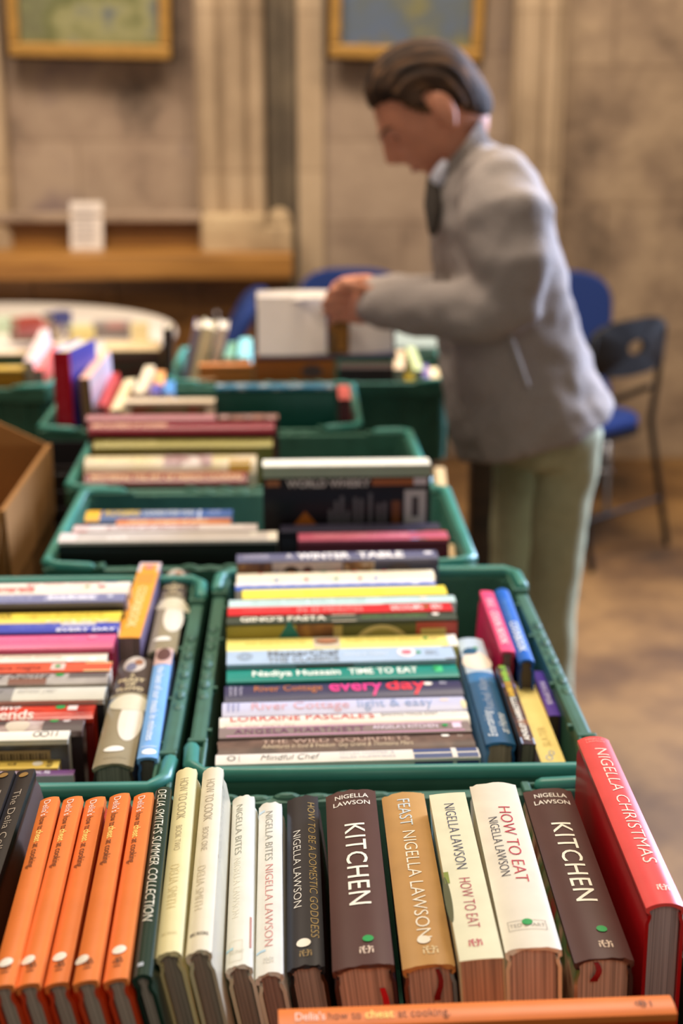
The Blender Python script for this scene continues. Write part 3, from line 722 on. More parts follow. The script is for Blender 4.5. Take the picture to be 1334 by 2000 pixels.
# ------------------------------------------------------------------ right crate: spines across
GR_ = 'cookbooks with spines across in the right-hand crate'
def q4(a, b, yt, yb): return (380 + a / 2.3, 380 + b / 2.3, 1040 + yt / 2.3, 1040 + yb / 2.3)
BOWL = picture([(30, 30, 20), (90, 110, 30), (190, 120, 30), (60, 80, 24), (150, 50, 24)], 160)
NAVY = (62, 76, 116)
rowsR = [
 ('white book with navy check, script title, nearest in the right crate', *q4(95, 1290, 978, 1022), dict(spine=(226, 216, 200), back=(176, 170, 158), kind='hard', r=.0012, items=[
    ('t', 'Mindful Chef', .17, .395, .0, .55, (60, 54, 50), {'sh': .3, 'w': -.012}), ('o', .06, .0, .0040, .0052, .0011, (80, 74, 70)), ('a', 'mc', .088, -.3, .3, .0022, (160, 150, 144)),
    ('t', 'MYLES HOPPER &', .47, .68, .2, .24, (176, 172, 180), {'w': -.01}), ('t', 'GILES HUMPHRIES', .47, .68, -.18, .24, (176, 172, 180), {'w': -.01}),
    ('p', .75, .995, .05, .46, NAVY), ('p', .75, .995, -.46, -.1, NAVY), ('p', .895, .915, -.5, .5, (226, 216, 200), {'lv': 3}),
    ('c', -1, 'disc', .1, .325, .010, .05, (40, 36, 30)), ('c', -1, 'disc', .11, .315, .012, .048, BOWL, {'lv': 4}), ('c', -1, 'rect', .75, .995, .004, .022, NAVY), ('c', -1, 'rect', .895, .91, .004, .022, (200, 196, 184), {'lv': 4}), ('c', -1, 'rect', .0, 1, .0155, .018, (206, 200, 188), {'lv': 4})])),
 ('mottled brown book with faded lettering and torn spine ends', *q4(105, 1270, 905, 975), dict(spine=picture([(84, 64, 54), (112, 86, 72), (96, 74, 64)], 30, .4), back=(84, 64, 54), kind='hard', r=.004, wavy=.001, items=[
    ('t', 'THE WILD GOURMETS', .17, .75, .16, .34, (190, 158, 136)), ('t', 'Adventures in food & freedom  Guy Grieve & Thomasina Miers', .17, .76, -.15, .22, (214, 190, 156), {'sh': .3}), ('d', .893, .24, .0085, WHT), ('g', .95, .2, .003, (190, 170, 150))])),
 ('pink-panelled spine with grey edges, green sticker, on the mottled brown book', *q4(110, 1250, 858, 905), dict(spine=(136, 118, 112), back=(120, 100, 96), kind='hard', r=.001, items=[
    ('p', .03, .975, -.42, .46, (206, 140, 172)), ('t', 'ANGELA HARTNETT', .06, .58, .0, .46, (112, 60, 96), {'sp': 1.1}), ('t', "ANGELA'S KITCHEN", .61, .87, .05, .36, (240, 220, 230)), ('d', .9, .05, .006, GRN), ('p', .93, .965, -.2, .3, (226, 200, 214))])),
 ('glossy white rounded spine with red capitals along its top', *q4(112, 1245, 800, 858), dict(spine=(232, 224, 208), kind='hard', r=.005, rough=.25, items=[
    ('t', "LORRAINE PASCALE'S", .045, .62, .08, .40, (206, 50, 46)), ('t', 'BAKING MADE EASY', .65, .88, .12, .28, (150, 140, 130)), ('e', .93, .28, .008, .003, (246, 240, 230)), ('t', 'quick easy every day', .02, .3, -.32, .14, (214, 206, 190))])),
 ('pale lavender spine with pink and blue lettering', *q4(125, 1230, 740, 800), dict(spine=(196, 194, 214), kind='hard', r=.003, items=[
    ('t', 'River Cottage', .12, .52, .0, .52, (214, 160, 164)), ('t', 'light & easy', .555, .865, .03, .56, (136, 156, 190)), ('a', 'HUGH', .025, -.3, .3, .0028, (96, 100, 150)), ('a', 'FEARNLEY', .045, -.3, .3, .0028, (96, 100, 150)), ('a', 'WHITTINGSTALL', .065, -.3, .3, .0028, (96, 100, 150)), ('e', .915, .1, .005, .003, (236, 206, 186)), ('e', .99, -.2, .003, .009, (226, 214, 170))])),
 ('navy spine with orange and hot pink lettering and a white sticker', *q4(135, 1215, 662, 733), dict(spine=(54, 52, 84), kind='hard', r=.004, items=[
    ('t', 'River Cottage', .125, .41, .08, .38, (196, 116, 60)), ('t', 'every', .44, .665, .16, .68, (226, 50, 130), {'w': .02}), ('t', 'day', .68, .85, .16, .68, (230, 44, 66), {'w': .02}), ('d', .86, .1, .0095, WHT),
    ('a', 'HUGH', .025, -.28, .3, .003, (206, 200, 214)), ('a', 'FEARNLEY', .045, -.28, .3, .003, (206, 200, 214)), ('a', 'WHITTINGSTALL', .068, -.28, .3, .003, (206, 200, 214)), ('g', .925, .15, .004, (200, 196, 206))])),
 ('teal spine with bold white lettering', *q4(145, 1195, 598, 653), dict(spine=(18, 134, 118), kind='hard', r=.002, items=[
    ('t', 'Nadiya Hussain', .11, .49, .02, .44, (236, 240, 226), {'w': .02}), ('t', 'TIME TO EAT', .525, .825, .02, .46, (236, 240, 226), {'w': .02}), ('p', .9, .935, -.2, .3, (60, 190, 120)), ('d', .905, .1, .006, GRN)])),
 ('light blue spine with grey ring emblem and pink oval badge', *q4(145, 1180, 518, 578), dict(spine=(172, 192, 212), back=(66, 72, 84), kind='hard', r=.001, items=[
    ('o', .08, .0, .0085, .0095, .0014, (130, 140, 150)), ('o', .08, .0, .0045, .0055, .001, (130, 140, 150)), ('t', 'MasterChef', .18, .495, .2, .44, (112, 120, 130), {'w': .02}), ('t', 'THE CLASSICS', .18, .49, -.26, .3, (122, 130, 138), {'w': .015}),
    ('t', 'WITH A TWIST', .51, .71, -.02, .22, (220, 226, 230)), ('e', .79, .05, .0105, .0135, (240, 226, 226)), ('e', .79, .05, .0062, .006, (214, 100, 116), {'lv': 3}), ('d', .842, .0, .0065, GRN), ('p', .955, 1, -.5, .5, (96, 76, 68)), ('t', 'BBC', .875, .93, .0, .3, (140, 150, 160)), ('c', -1, 'rect', .3, .55, .004, .02, (104, 84, 76))])),
 ('pale yellow spine with a small brown loaf picture', *q4(145, 1190, 460, 515), dict(spine=(246, 230, 130), kind='hard', r=.002, items=[
    ('p', .375, .49, -.42, .42, (212, 196, 170)), ('e', .433, 0, .0135, .0085, (110, 66, 42), {'lv': 3}), ('e', .433, .05, .0115, .0062, (190, 130, 96), {'lv': 4}), ('t', 'AND BAKE IN MINUTES', .08, .34, .0, .34, (226, 204, 104)), ('t', 'RUBY TO DEAR BREAD', .52, .84, .05, .34, (226, 204, 104)), ('d', .865, .05, .0065, GRN), ('o', .9, .05, .004, .005, .001, (190, 160, 130)), ('p', .958, 1, -.5, .5, (240, 232, 214))])),
 ('dark green spine with cream capitals above a cover of food pictures', *q4(145, 1185, 365, 395), dict(spine=(58, 66, 52), back=(196, 172, 96), kind='hard', r=.001, items=[
    ('t', "GINO'S PASTA", .06, .43, .0, .66, (236, 226, 200), {'w': .02}), ('p', .455, .56, -.5, .4, (226, 206, 176)), ('t', "GINO D'ACAMPO", .585, .87, .0, .5, (96, 136, 64)), ('d', .91, .1, .0085, WHT),
    ('c', -1, 'rect', 0, .3, .004, .08, (168, 152, 60)), ('c', -1, 'tri', .18, .36, -.002, .04, (26, 120, 116), {'lv': 4}), ('c', -1, 'rect', .3, .46, .004, .08, picture([(110, 66, 40), (170, 120, 60), (90, 56, 36)], 20)), ('c', -1, 'rect', .5, .87, .006, .08, (92, 92, 44)), ('c', -1, 'disc', .53, .81, .006, .08, (196, 178, 120), {'lv': 4}), ('c', -1, 'disc', .56, .78, .011, .075, (150, 140, 74), {'lv': 6}), ('c', -1, 'rect', .82, 1, .004, .08, (176, 70, 56), {'lv': 5}), ('c', -1, 'rect', .84, .95, .012, .03, (196, 180, 110), {'lv': 6})])),
 ('bright red spine with white letters at its right', *q4(150, 1165, 325, 360), dict(spine=(206, 32, 40), kind='soft', items=[
    ('t', 'ITALIAN ESCAPE', .07, .28, .05, .4, (232, 100, 96)), ('t', 'IN 30 MINUTES', .31, .6, .0, .62, (240, 150, 140)), ('t', "GINO D'ACAMPO", .725, .87, .0, .6, (250, 224, 214), {'w': .01}), ('g', .93, 0, .007, (250, 224, 214)), ('d', .885, 0, .006, (70, 120, 50))])),
 ('pale aqua spine, grey at its right third', *q4(155, 1180, 290, 322), dict(spine=(190, 214, 208), kind='hard', r=.001, items=[('p', .675, 1, -.5, .5, (104, 100, 100)), ('t', 'QUICK AND EASY DISHES', .1, .6, .05, .4, (170, 196, 190)), ('d', .86, .1, .009, WHT)])),
 ('plain bright yellow spine set in from its neighbours', *q4(215, 1140, 246, 285), dict(spine=(240, 218, 78), kind='soft', items=[('t', 'simple', .3, .7, .0, .3, (226, 204, 70))])),
 ('white spine with wavy blue lower band', *q4(185, 1090, 215, 250), dict(spine=(226, 218, 212), kind='soft', items=[('p', 0, 1, -.5, -.05, (50, 90, 176)), ('t', 'ooooooooooooo', .02, .98, -.06, .3, (50, 90, 176), {'w': .05}), ('e', .9, .0, .006, .004, (240, 236, 230), {'lv': 4})])),
 ('cream spine with multicoloured dots', *q4(190, 1085, 166, 207), dict(spine=(238, 226, 200), kind='hard', r=.003, items=[('d', x, y, .006, c) for x, y, c in [(.12, .25, (206, 60, 60)), (.2, .3, (80, 130, 180)), (.28, .25, (216, 130, 60)), (.36, .3, (214, 70, 90)), (.44, .25, (90, 170, 130)), (.52, .3, (220, 110, 60)), (.6, .25, (206, 60, 60)), (.68, .3, (170, 170, 60)), (.75, .25, (206, 60, 80)), (.2, -.4, (90, 130, 180)), (.35, -.4, (206, 70, 90)), (.5, -.4, (80, 150, 110)), (.62, -.4, (206, 100, 90)), (.7, -.4, (90, 130, 200))]])),
 ('slate blue book with white capitals, farthest in the right crate', *q4(190, 1100, 83, 119), dict(spine=(92, 92, 116), back=(74, 76, 96), kind='hard', r=.002, items=[
    ('t', 'A', .245, .275, .0, .5, (236, 228, 224)), ('t', 'WINTER', .3, .56, .0, .68, (240, 232, 226), {'w': .03}), ('t', 'TABLE', .6, .83, .0, .68, (240, 232, 226), {'w': .03}), ('t', 'LOUISE', .04, .16, .0, .4, (190, 184, 196)), ('e', .955, .05, .006, .005, (230, 222, 222)),
    ('c', -1, 'rect', .0, .17, .004, .03, picture([(70, 44, 36), (110, 74, 52), (150, 110, 70)], 60)), ('c', -1, 'rect', .175, .52, .003, .03, (176, 160, 160)), ('c', -1, 'disc', .225, .31, .008, .03, (60, 44, 40), {'lv': 4}), ('c', -1, 'disc', .32, .38, .009, .03, (60, 44, 40), {'lv': 4}), ('c', -1, 'rect', .53, .68, .004, .03, picture([(60, 40, 36), (150, 110, 70), (200, 190, 180)], 50)), ('c', -1, 'disc', .72, .89, .006, .06, (70, 60, 66), {'lv': 4})])),
]
xstack(rowsR, 0, 2, .934, Wd=.185, group=GR_)

# right crate: spines towards the camera (their heads are nearest)
GY = 'books with spines towards the camera at the side of a crate'
def q5(fl, fr, fy, nl, nr, ny): return (860 + fl / 3.924, 860 + fr / 3.924, 1080 + fy / 3.924, 860 + nl / 3.924, 860 + nr / 3.924, 1080 + ny / 3.924)
ybook('blue jacketed book with a plate picture, white script near its end', *q5(135, 335, 680, 345, 585, 1450), .235, -1, z=.937, spine=(62, 120, 168), back=(110, 160, 206), front=(40, 84, 130), r=.003, pages=(196, 170, 140), group=GY, wavy=.001, rough=.2, tp=.1,
      items=[('p', 1246, 1312, -.5, .5, (190, 206, 220)), ('e', 1290, .02, .026, .0165, (240, 226, 206), {'lv': 3}), ('e', 1272, -.15, .010, .0085, (40, 90, 120), {'lv': 4}), ('d', 1266, .1, .006, GRN),
             ('p', 1330, 1450, -.5, .5, (44, 92, 128)), ('t', 'Rachel Allen', 1325, 1386, -.05, .34, (150, 160, 172), {'flip': 1}), ('t', 'Entertaining', 1388, 1438, -.2, .32, (226, 230, 230), {'flip': 1, 'sh': .3}), ('t', 'at Home', 1392, 1430, .24, .32, (226, 230, 230), {'flip': 1, 'sh': .3})])
ybook('dark patterned paperback with green, yellow and white capitals', *q5(440, 512, 870, 610, 752, 1465), .235, -3, z=.945, kind='soft', spine=picture([(44, 34, 30), (90, 54, 36), (60, 50, 60), (130, 80, 44)], 40), back=(44, 36, 34), pages=(120, 106, 86), group=GY, tp=.1,
      items=[('t', 'BIBLE', 1300, 1330, -.06, .44, (140, 196, 60), {'flip': 1, 'w': .02}), ('t', 'BARBECUE', 1332, 1360, -.06, .44, (236, 186, 50), {'flip': 1, 'w': .02}), ('t', "AINSLEY HARRIOTT'S", 1362, 1446, -.04, .44, (240, 232, 214), {'flip': 1, 'w': .02}), ('p', 1440, 1452, -.5, .5, (150, 164, 186)), ('p', 1335, 1342, -.5, .5, (110, 100, 140))])
ybook('pale yellow spine leaning right, small blue swirl near its end', *q5(572, 690, 985, 832, 978, 1700), .235, 2, Yn=1.25, T=.024, Wd=.14, kind='soft', spine=(240, 214, 126), back=(206, 206, 202), group=GY, tp=.1,
      items=[('t', 'SLATER', 1420, 1458, .0, .36, (206, 178, 96), {'flip': 1}), ('o', 1480, -.1, .006, .0035, .001, (130, 160, 190)), ('o', 1471, .06, .005, .003, .001, (130, 160, 190))])
ybook('pink spine with white lettering, second from the right crate wall at the back', *q5(300, 408, 290, 466, 575, 752), .215, -4, z=.95, Wd=.15, kind='hard', r=.001, spine=(232, 74, 116), back=(190, 22, 76), front=(176, 26, 70), pages=(150, 126, 116), group=GY, tp=.2,
      items=[('t', 'BIG', 1170, 1186, .0, .5, (246, 170, 180), {'w': .02}), ('t', 'COOK BOOK', 1194, 1258, .0, .52, (252, 206, 206), {'w': .02}), ('c', -1, 'disc', .45, .8, .03, .09, (206, 110, 130)), ('c', -1, 'disc', .5, .75, .04, .08, (190, 22, 76), {'lv': 4})])
ybook('bright blue spine with white capitals, beside the pink one', *q5(415, 522, 272, 596, 728, 815), .235, 2, z=.948, Wd=.15, kind='hard', r=.004, spine=(20, 96, 184), back=(16, 70, 140), pages=(110, 96, 76), group=GY, tp=.2,
      items=[('t', 'The Complete', 1170, 1212, -.05, .3, (110, 160, 214)), ('t', 'COOKBOOK', 1214, 1272, .0, .5, (226, 234, 240), {'w': .02})])
ybook('purple spine at the right wall of its crate, near end lower', *q5(708, 790, 905, 838, 918, 1245), .19, -1, z=.915, T=.013, kind='soft', spine=(84, 56, 150), back=picture([(110, 60, 90), (160, 110, 110), (90, 70, 120)], 30), pages=(100, 84, 66), group=GY,
      items=[('t', 'RECIPES', 1332, 1376, .0, .42, (206, 196, 226), {'w': .02})])

# ------------------------------------------------------------------ left crate
GL = 'cookbooks with spines across in the left-hand crate'
def q3(b, yt, yb): return (None, b / 3.335, 1080 + yt / 3.335, 1080 + yb / 3.335)
rowsL = [
 ('thin purple spine over a pale cover, nearest in the left crate', *q3(478, 1408, 1445), dict(spine=(104, 62, 112), back=(196, 190, 190), kind='soft', H=.19, z=.918, items=[('t', 'BBC BOOKS', .42, .88, .05, .5, (226, 214, 226), {'w': .01})])),
 ('yellow magazine spine with black end letters', *q3(378, 1342, 1396), dict(spine=(240, 204, 96), kind='soft', H=.21, items=[('e', .9, 0, .005, .005, (246, 236, 214)), ('a', 'RUBY', .955, -.4, .4, .006, (70, 50, 30)), ('t', 'f o o d', .55, .8, 0, .3, (120, 90, 40))])),
 ('white spine with grey film cover and a barcode', *q3(440, 1150, 1208), dict(spine=(236, 226, 206), back=picture([(130, 120, 120), (110, 116, 128), (90, 80, 70), (160, 144, 130)], 14), kind='hard', r=.001, H=.25, z=.96, items=[
    ('o', .905, .05, .0045, .006, .0012, (90, 84, 80)), ('o', .875, .05, .004, .006, .0012, (90, 84, 80)), ('p', .93, .935, -.2, .35, (90, 84, 80)), ('p', .95, .955, -.2, .35, (90, 84, 80)),
    ('c', -1, 'rect', .72, .93, .012, .030, (160, 134, 96))] + [('c', -1, 'rect', .735 + i * .0125, .735 + i * .0125 + (.004 if i % 3 else .007), .015, .028, (60, 46, 36), {'lv': 4}) for i in range(15)])),
 ('dark spine with food picture and green sticker, below the red one', *q3(533, 1068, 1143), dict(spine=picture([(70, 56, 54), (150, 120, 112), (196, 176, 166), (120, 90, 84)], 34), back=(52, 40, 36), kind='hard', r=.003, H=.25, items=[('p', .84, 1, -.5, .5, (80, 64, 62)), ('e', .74, -.1, .012, .012, (206, 190, 166)), ('d', .88, .25, .009, GRN), ('e', .93, .25, .004, .004, (206, 190, 180))])),
 ('red spine with two lines of white letters and a green sticker', *q3(603, 968, 1056), dict(spine=picture([(190, 36, 28), (206, 60, 40), (150, 30, 26)], 24, .2), back=(120, 26, 20), kind='hard', r=.004, H=.25, items=[('t', 'Cooking', .45, .7, .2, .42, (240, 220, 206), {'w': .02}), ('t', 'for Friends', .42, .76, -.26, .44, (240, 220, 206), {'w': .02}), ('d', .86, .14, .0105, GRN), ('p', .89, .93, -.1, .3, (226, 200, 190))])),
 ('pale silver spine with dark script at its left', *q3(673, 852, 936), dict(spine=(206, 200, 182), back=(30, 28, 28), kind='hard', r=.003, H=.25, items=[('p', 0, .62, -.5, .5, (136, 130, 124)), ('t', 'cookery', .3, .58, .05, .5, (70, 64, 64), {'sh': .3}), ('t', 'school year', .64, .8, .1, .36, (186, 180, 168))])),
 ('grey spine with a handwritten title and green sticker', *q3(698, 768, 838), dict(spine=picture([(150, 140, 132), (176, 166, 156), (130, 122, 118)], 20), back=(60, 60, 76), kind='hard', r=.002, H=.25, items=[('t', 'Jamie at home', .3, .75, .2, .5, (60, 54, 54), {'sh': .3}), ('e', .43, -.32, .007, .004, (140, 130, 40)), ('p', .58, .74, -.5, -.1, (120, 70, 50)), ('d', .79, .24, .0095, GRN), ('p', .83, .99, -.05, .5, (96, 88, 84))])),
 ('orange-red spine with a cream end', *q3(717, 707, 764), dict(spine=(216, 86, 56), kind='soft', H=.25, items=[('p', .885, 1, -.5, .5, (230, 200, 140)), ('t', 'cucina italiana magica', .35, .7, .0, .42, (150, 46, 30), {'w': .01}), ('p', .74, .8, -.3, .4, (220, 190, 176)), ('d', .77, .05, .007, GRN)])),
 ('white spine with two small bright letters', *q3(690, 648, 700), dict(spine=(234, 222, 204), kind='soft', H=.25, items=[('t', 'the best of home baking', .35, .8, .1, .3, (206, 170, 150)), ('e', .84, -.3, .004, .005, (252, 246, 236)), ('e', .94, -.3, .004, .005, (252, 246, 236))])),
 ('thick pink spine with a white curl at its left', *q3(735, 512, 600), dict(spine=(222, 96, 136), back=(150, 16, 60), kind='hard', r=.003, H=.25, items=[('t', 'all', .32, .42, .1, .6, (250, 220, 226), {'sh': .3, 'w': .02}), ('t', 'the pleasures of the table', .48, .82, .05, .22, (236, 140, 170)), ('d', .9, .12, .011, (232, 130, 160))])),
 ('royal blue spine with white letters', *q3(768, 447, 504), dict(spine=(58, 72, 166), kind='soft', H=.25, items=[('t', 'J', .36, .42, .0, .6, (220, 220, 240), {'sh': .3}), ('t', 'cooking the modern way', .5, .72, .1, .34, (130, 140, 210)), ('p', .73, .89, .1, .48, (190, 184, 190)), ('t', 'EVERY DAY', .72, .99, -.3, .3, (236, 230, 240), {'w': .03})])),
 ('lemon yellow spine, brown lettering at its left', *q3(774, 362, 438), dict(spine=(236, 206, 70), kind='hard', r=.004, H=.25, items=[('t', 'HOME COOK', .3, .5, .05, .44, (150, 120, 40), {'w': .02}), ('t', 'light suppers', .56, .92, .05, .26, (206, 176, 60)), ('t', 'easy', .66, .96, -.36, .2, (250, 236, 190))])),
 ('grey-blue spine with white script panel', *q3(806, 256, 310), dict(spine=(118, 120, 152), back=(56, 50, 52), kind='hard', r=.001, H=.25, items=[('p', .62, .87, -.3, .3, (176, 174, 196)), ('t', 'comfort', .3, .57, .1, .5, (176, 176, 200), {'sh': .3}), ('t', 'bakes', .64, .86, .0, .5, (226, 222, 230), {'w': .03}), ('e', .93, .05, .004, .004, (200, 200, 214))])),
 ('cream spine with red script, farthest in the left crate', *q3(832, 168, 246), dict(spine=(236, 222, 204), kind='hard', r=.004, H=.25, items=[('t', 'amarella', .36, .55, -.15, .4, (216, 90, 90), {'sh': .3, 'w': .02}), ('t', 'the italian country', .5, .86, .2, .26, (222, 130, 126)), ('d', .8, -.1, .006, (80, 150, 70)), ('e', .87, -.1, .005, .004, (216, 80, 90)), ('p', .88, .94, .25, .5, (110, 120, 170))])),
]
xstack(rowsL, 0, 1, .955, Wd=.185, group=GL)
def q6(fl, fr, fy, nl, nr, ny): return (fl / 3.335, fr / 3.335, 1080 + fy / 3.335, nl / 3.335, nr / 3.335, 1080 + ny / 3.335)
ybook('golden yellow spine with a lilac top end, standing proud at the crate back', *q6(898, 1062, 72, 758, 908, 550), .23, 0, z=.952, T=.028, kind='soft', spine=(226, 152, 50), back=(206, 130, 40), front=(120, 104, 130), pages=(150, 126, 116), group=GY,
      items=[('p', 1098.6, 1116, -.5, .5, (214, 196, 206)), ('t', 'COOKBOOK', 1146, 1226, .0, .4, (244, 206, 140), {'w': .02}), ('p', 1120, 1140, -.35, .35, (206, 136, 50)), ('e', 1108, 0, .008, .006, (206, 120, 120), {'lv': 3})])
def floyd(fy, ny, f): return [('p', f(0), f(.36), -.5, .5, (70, 58, 52)), ('e', f(.07), -.02, .022, .012, (196, 184, 170)), ('e', f(.10), -.1, .012, .006, (110, 110, 130), {'lv': 3}), ('e', f(.05), .1, .008, .005, (150, 100, 70), {'lv': 3}),
                       ('a', 'A', f(.19), -.07, .07, .0075, (226, 206, 160), {'w': .02}), ('a', 'FEAST', f(.235), -.36, .36, .0085, (226, 206, 160), {'w': .02}), ('a', 'OF', f(.28), -.14, .14, .0085, (226, 206, 160), {'w': .02}), ('a', 'FLOYD', f(.325), -.36, .36, .0085, (226, 206, 160), {'w': .02}),
                       ('p', f(.40), f(.47), -.5, .1, (90, 104, 124)), ('e', f(.62), .2, .05, .012, (226, 216, 196)), ('e', f(.46), .1, .02, .022, (214, 204, 176), {'lv': 3}), ('e', f(.88), -.05, .006, .010, (246, 240, 226), {'lv': 3}), ('a', 'GRAFTON', f(.95), -.26, .3, .003, (150, 138, 110))]
def unf(fy, ny):
    k = lambda u: 1 / (u - 180.0)
    return lambda q: 180 + 1 / (k(fy) - q * (k(fy) - k(ny)))
FLB = dict(kind='hard', spine=(150, 138, 110), back=(60, 50, 46), front=(70, 56, 48), r=.005, group=GY, rough=.2, wavy=.001)
c = q6(1064, 1240, 110, 938, 1168, 630)
ybook('crinkled olive-grey and cream jacket at the back corner of the left crate', *c, .25, 1, z=.936, T=.033, pages=(120, 104, 90), items=floyd(c[2], c[5], unf(c[2], c[5])), **FLB)
c = q6(792, 990, 684, 598, 866, 1372)
ybook('crinkled olive-grey jacket with white tree emblem, nearer of two alike', *c, .25, 1, z=.939, T=.039, pages=(150, 146, 130), items=floyd(c[2], c[5], unf(c[2], c[5])), **FLB)
ybook('light blue spine with vertical white title, beside the left crate wall', *q6(1014, 1132, 622, 894, 1020, 1330), .25, 1, z=.943, T=.0195, kind='hard', spine=(116, 168, 222), back=(70, 110, 160), front=(96, 120, 160), r=.002, pages=(110, 106, 96), group=GY, tp=.2,
      items=[('p', 1266, 1297, -.5, .5, (206, 170, 160)), ('e', 1278, 0, .018, .008, (90, 54, 50), {'lv': 3}), ('t', 'the best of our meals in minutes', 1302, 1446, .0, .42, (226, 236, 246), {'w': .01}), ('e', 1468, .05, .006, .007, (240, 244, 246)), ('a', 'COOKERY', 1458, -.36, .4, .003, (226, 236, 246), {'w': .02})])

# ------------------------------------------------------------------ third row crate
G3 = 'large books in the third row crate'
GOLD = (226, 180, 130)
xstack([
 ('large black book with silver-white spine, at the left of the third row', 114, 541, 1037, 1055, dict(spine=(190, 180, 172), back=(26, 24, 24), kind='hard', r=.002, z=.958, tmax=.034, rough=.3, items=[('p', .955, 1, -.5, .5, (226, 214, 196)), ('t', 'CHEFS', .22, .31, -.2, .4, (232, 226, 220), {'w': .02}), ('e', .89, .1, .006, .005, (226, 220, 206)), ('p', 0, .08, -.5, .5, (214, 200, 196))])),
 ('pale spine with small red letters, behind the large black book', 142, 502, 1024, 1036, dict(spine=(206, 194, 190), kind='soft', tmax=.026, items=[('t', 'A TASTE OF PROVENCE', .18, .68, .0, .5, (150, 90, 90), {'w': .02}), ('p', 0, .08, -.5, .5, (206, 60, 50)), ('t', 'cook', .8, .93, .0, .5, (236, 226, 220), {'w': .02})])),
 ('thin copper-orange spine with gold lettering', 226, 450, 1013, 1024, dict(spine=(190, 112, 60), kind='soft', tmax=.024, items=[('t', 'classic recipes of spain', .1, .8, .1, .5, (240, 200, 150), {'w': .02})])),
 ('blue spine with yellow left end and pale capitals', 165, 452, 992, 1013, dict(spine=(52, 84, 136), kind='hard', r=.004, tmax=.045, items=[('p', 0, .1, -.5, .5, (226, 170, 40)), ('t', 'ROGERS', .13, .37, .1, .5, (214, 180, 80), {'w': .03}), ('t', 'COOKS FOR YOU', .39, .74, .1, .46, (196, 200, 200), {'w': .02}), ('p', .77, .785, -.5, .5, (190, 196, 206)), ('t', 'OUP', .84, .92, .1, .3, (170, 180, 210))])),
], 6, 0, .955, group=G3, Wd=.19)
xstack([
 ('maroon book with pink spine and orange-red right end', 583, 878, 1035, 1053, dict(spine=(176, 84, 104), back=(98, 30, 44), kind='hard', r=.001, z=.955, tmax=.036, items=[('t', 'COOKING COURSES OF A LIFETIME', .1, .74, .0, .36, (214, 140, 150), {'w': .02}), ('p', .745, .8, -.5, .5, (140, 170, 220)), ('p', .8, .85, -.5, .5, (96, 110, 60)), ('p', .85, 1, -.5, .5, (232, 90, 44))])),
 ('dark navy spine behind the maroon book', 548, 862, 1019, 1034, dict(spine=(50, 46, 62), back=(34, 30, 40), kind='hard', r=.002, tmax=.034, items=[('t', 'MODERN GRILL', .1, .5, .0, .3, (80, 76, 96))])),
 ('tall black back cover with white top edge, barcode and grey text', 513, 842, 893, 908, dict(spine=(232, 226, 206), back=(22, 18, 20), kind='hard', r=.001, z=1.04, tmax=.04, Wd=.275, rough=.3, items=[
    ('c', -1, 'rect', 0, 1, .003, .018, (150, 164, 140)), ('c', -1, 'rect', 0.02, .1, .021, .031, (150, 96, 56)), ('c', -1, 'WORLD WHISKY', .14, .64, .021, .032, (214, 206, 196), {'w': .03}), ('c', -1, 'rect', .65, .92, .021, .031, (160, 92, 44)), ('c', -1, 'rect', .9, .98, .020, .031, (206, 196, 196), {'lv': 4}),
    ('c', -1, 'rect', .845, .975, .038, .088, (190, 186, 182)), ('c', -1, 'rect', .89, .93, .048, .078, (70, 66, 66), {'lv': 4})]
    + [('c', -1, 'rect', x, x + .022, d, .15, (98, 96, 98)) for x, d in [(.39, .066), (.425, .053), (.46, .046), (.495, .068), (.54, .048), (.575, .05), (.63, .042), (.68, .058), (.715, .056)]]
    + [('c', -1, 'tri', .14, .36, .068, .10, (176, 100, 30)), ('c', -1, 'rect', .77, .82, .054, .14, (120, 70, 36))])),
], 0, 1, .955, group=G3, Wd=.19)
TAN = (206, 176, 132)
ybook('tan page-edged slim book at the right end of the third row', 872, 886, 1062, 877, 893, 1108, .2, 0, Yn=1.86, T=.012, kind='soft', spine=TAN, pages=(206, 176, 132), group=G3)

# ------------------------------------------------------------------ fourth row crate
G4 = 'large books in the fourth row crate'
xstack([
 ('dark red spine with a long line of gold capitals, nearest in the fourth row', 164, 482, 919, 942, dict(spine=(124, 50, 50), back=(90, 26, 34), kind='hard', r=.003, Y=2.262, tmax=.05, rough=.22, items=[('t', 'MASTERING THE ART OF FRENCH COOKING', .04, .97, .0, .42, GOLD, {'w': .02})])),
 ('thick rounded cream spine with gold letters and photographs', 163, 500, 876, 917, dict(spine=picture([(236, 222, 196), (220, 200, 170), (206, 190, 120)], 8, .15), kind='hard', r=.012, tmax=.052, rough=.15, items=[('t', 'THE COOK BOOK', .05, .42, .02, .3, (246, 230, 180), {'w': .02}), ('p', .46, .74, -.3, .5, picture([(206, 180, 180), (150, 110, 110), (230, 214, 206)], 40)), ('p', .84, .97, -.5, 0, (170, 130, 40))])),
 ('olive-yellow spine with dim lettering', 182, 532, 856, 873, dict(spine=(160, 148, 76), back=(120, 110, 50), kind='soft', tmax=.04, items=[('t', 'THE COUNTRY KITCHEN', .05, .35, .1, .4, (206, 190, 120), {'w': .03})])),
 ('shiny dark red spine with pale gold lettering, highest in the fourth row', 172, 536, 821, 841, dict(spine=(132, 30, 46), back=(76, 8, 26), kind='hard', r=.005, tmax=.038, rough=.28, items=[('t', 'ENCYCLOPEDIA OF COOKING', .02, .42, .1, .4, (236, 180, 150), {'w': .04})])),
 ('faded pink spine poking out left behind the shiny dark red one', 168, 420, 808, 820, dict(spine=(176, 112, 120), back=(84, 48, 36), kind='hard', r=.002, tmax=.03)),
], 24, 0, .955, group=G4, Wd=.19)
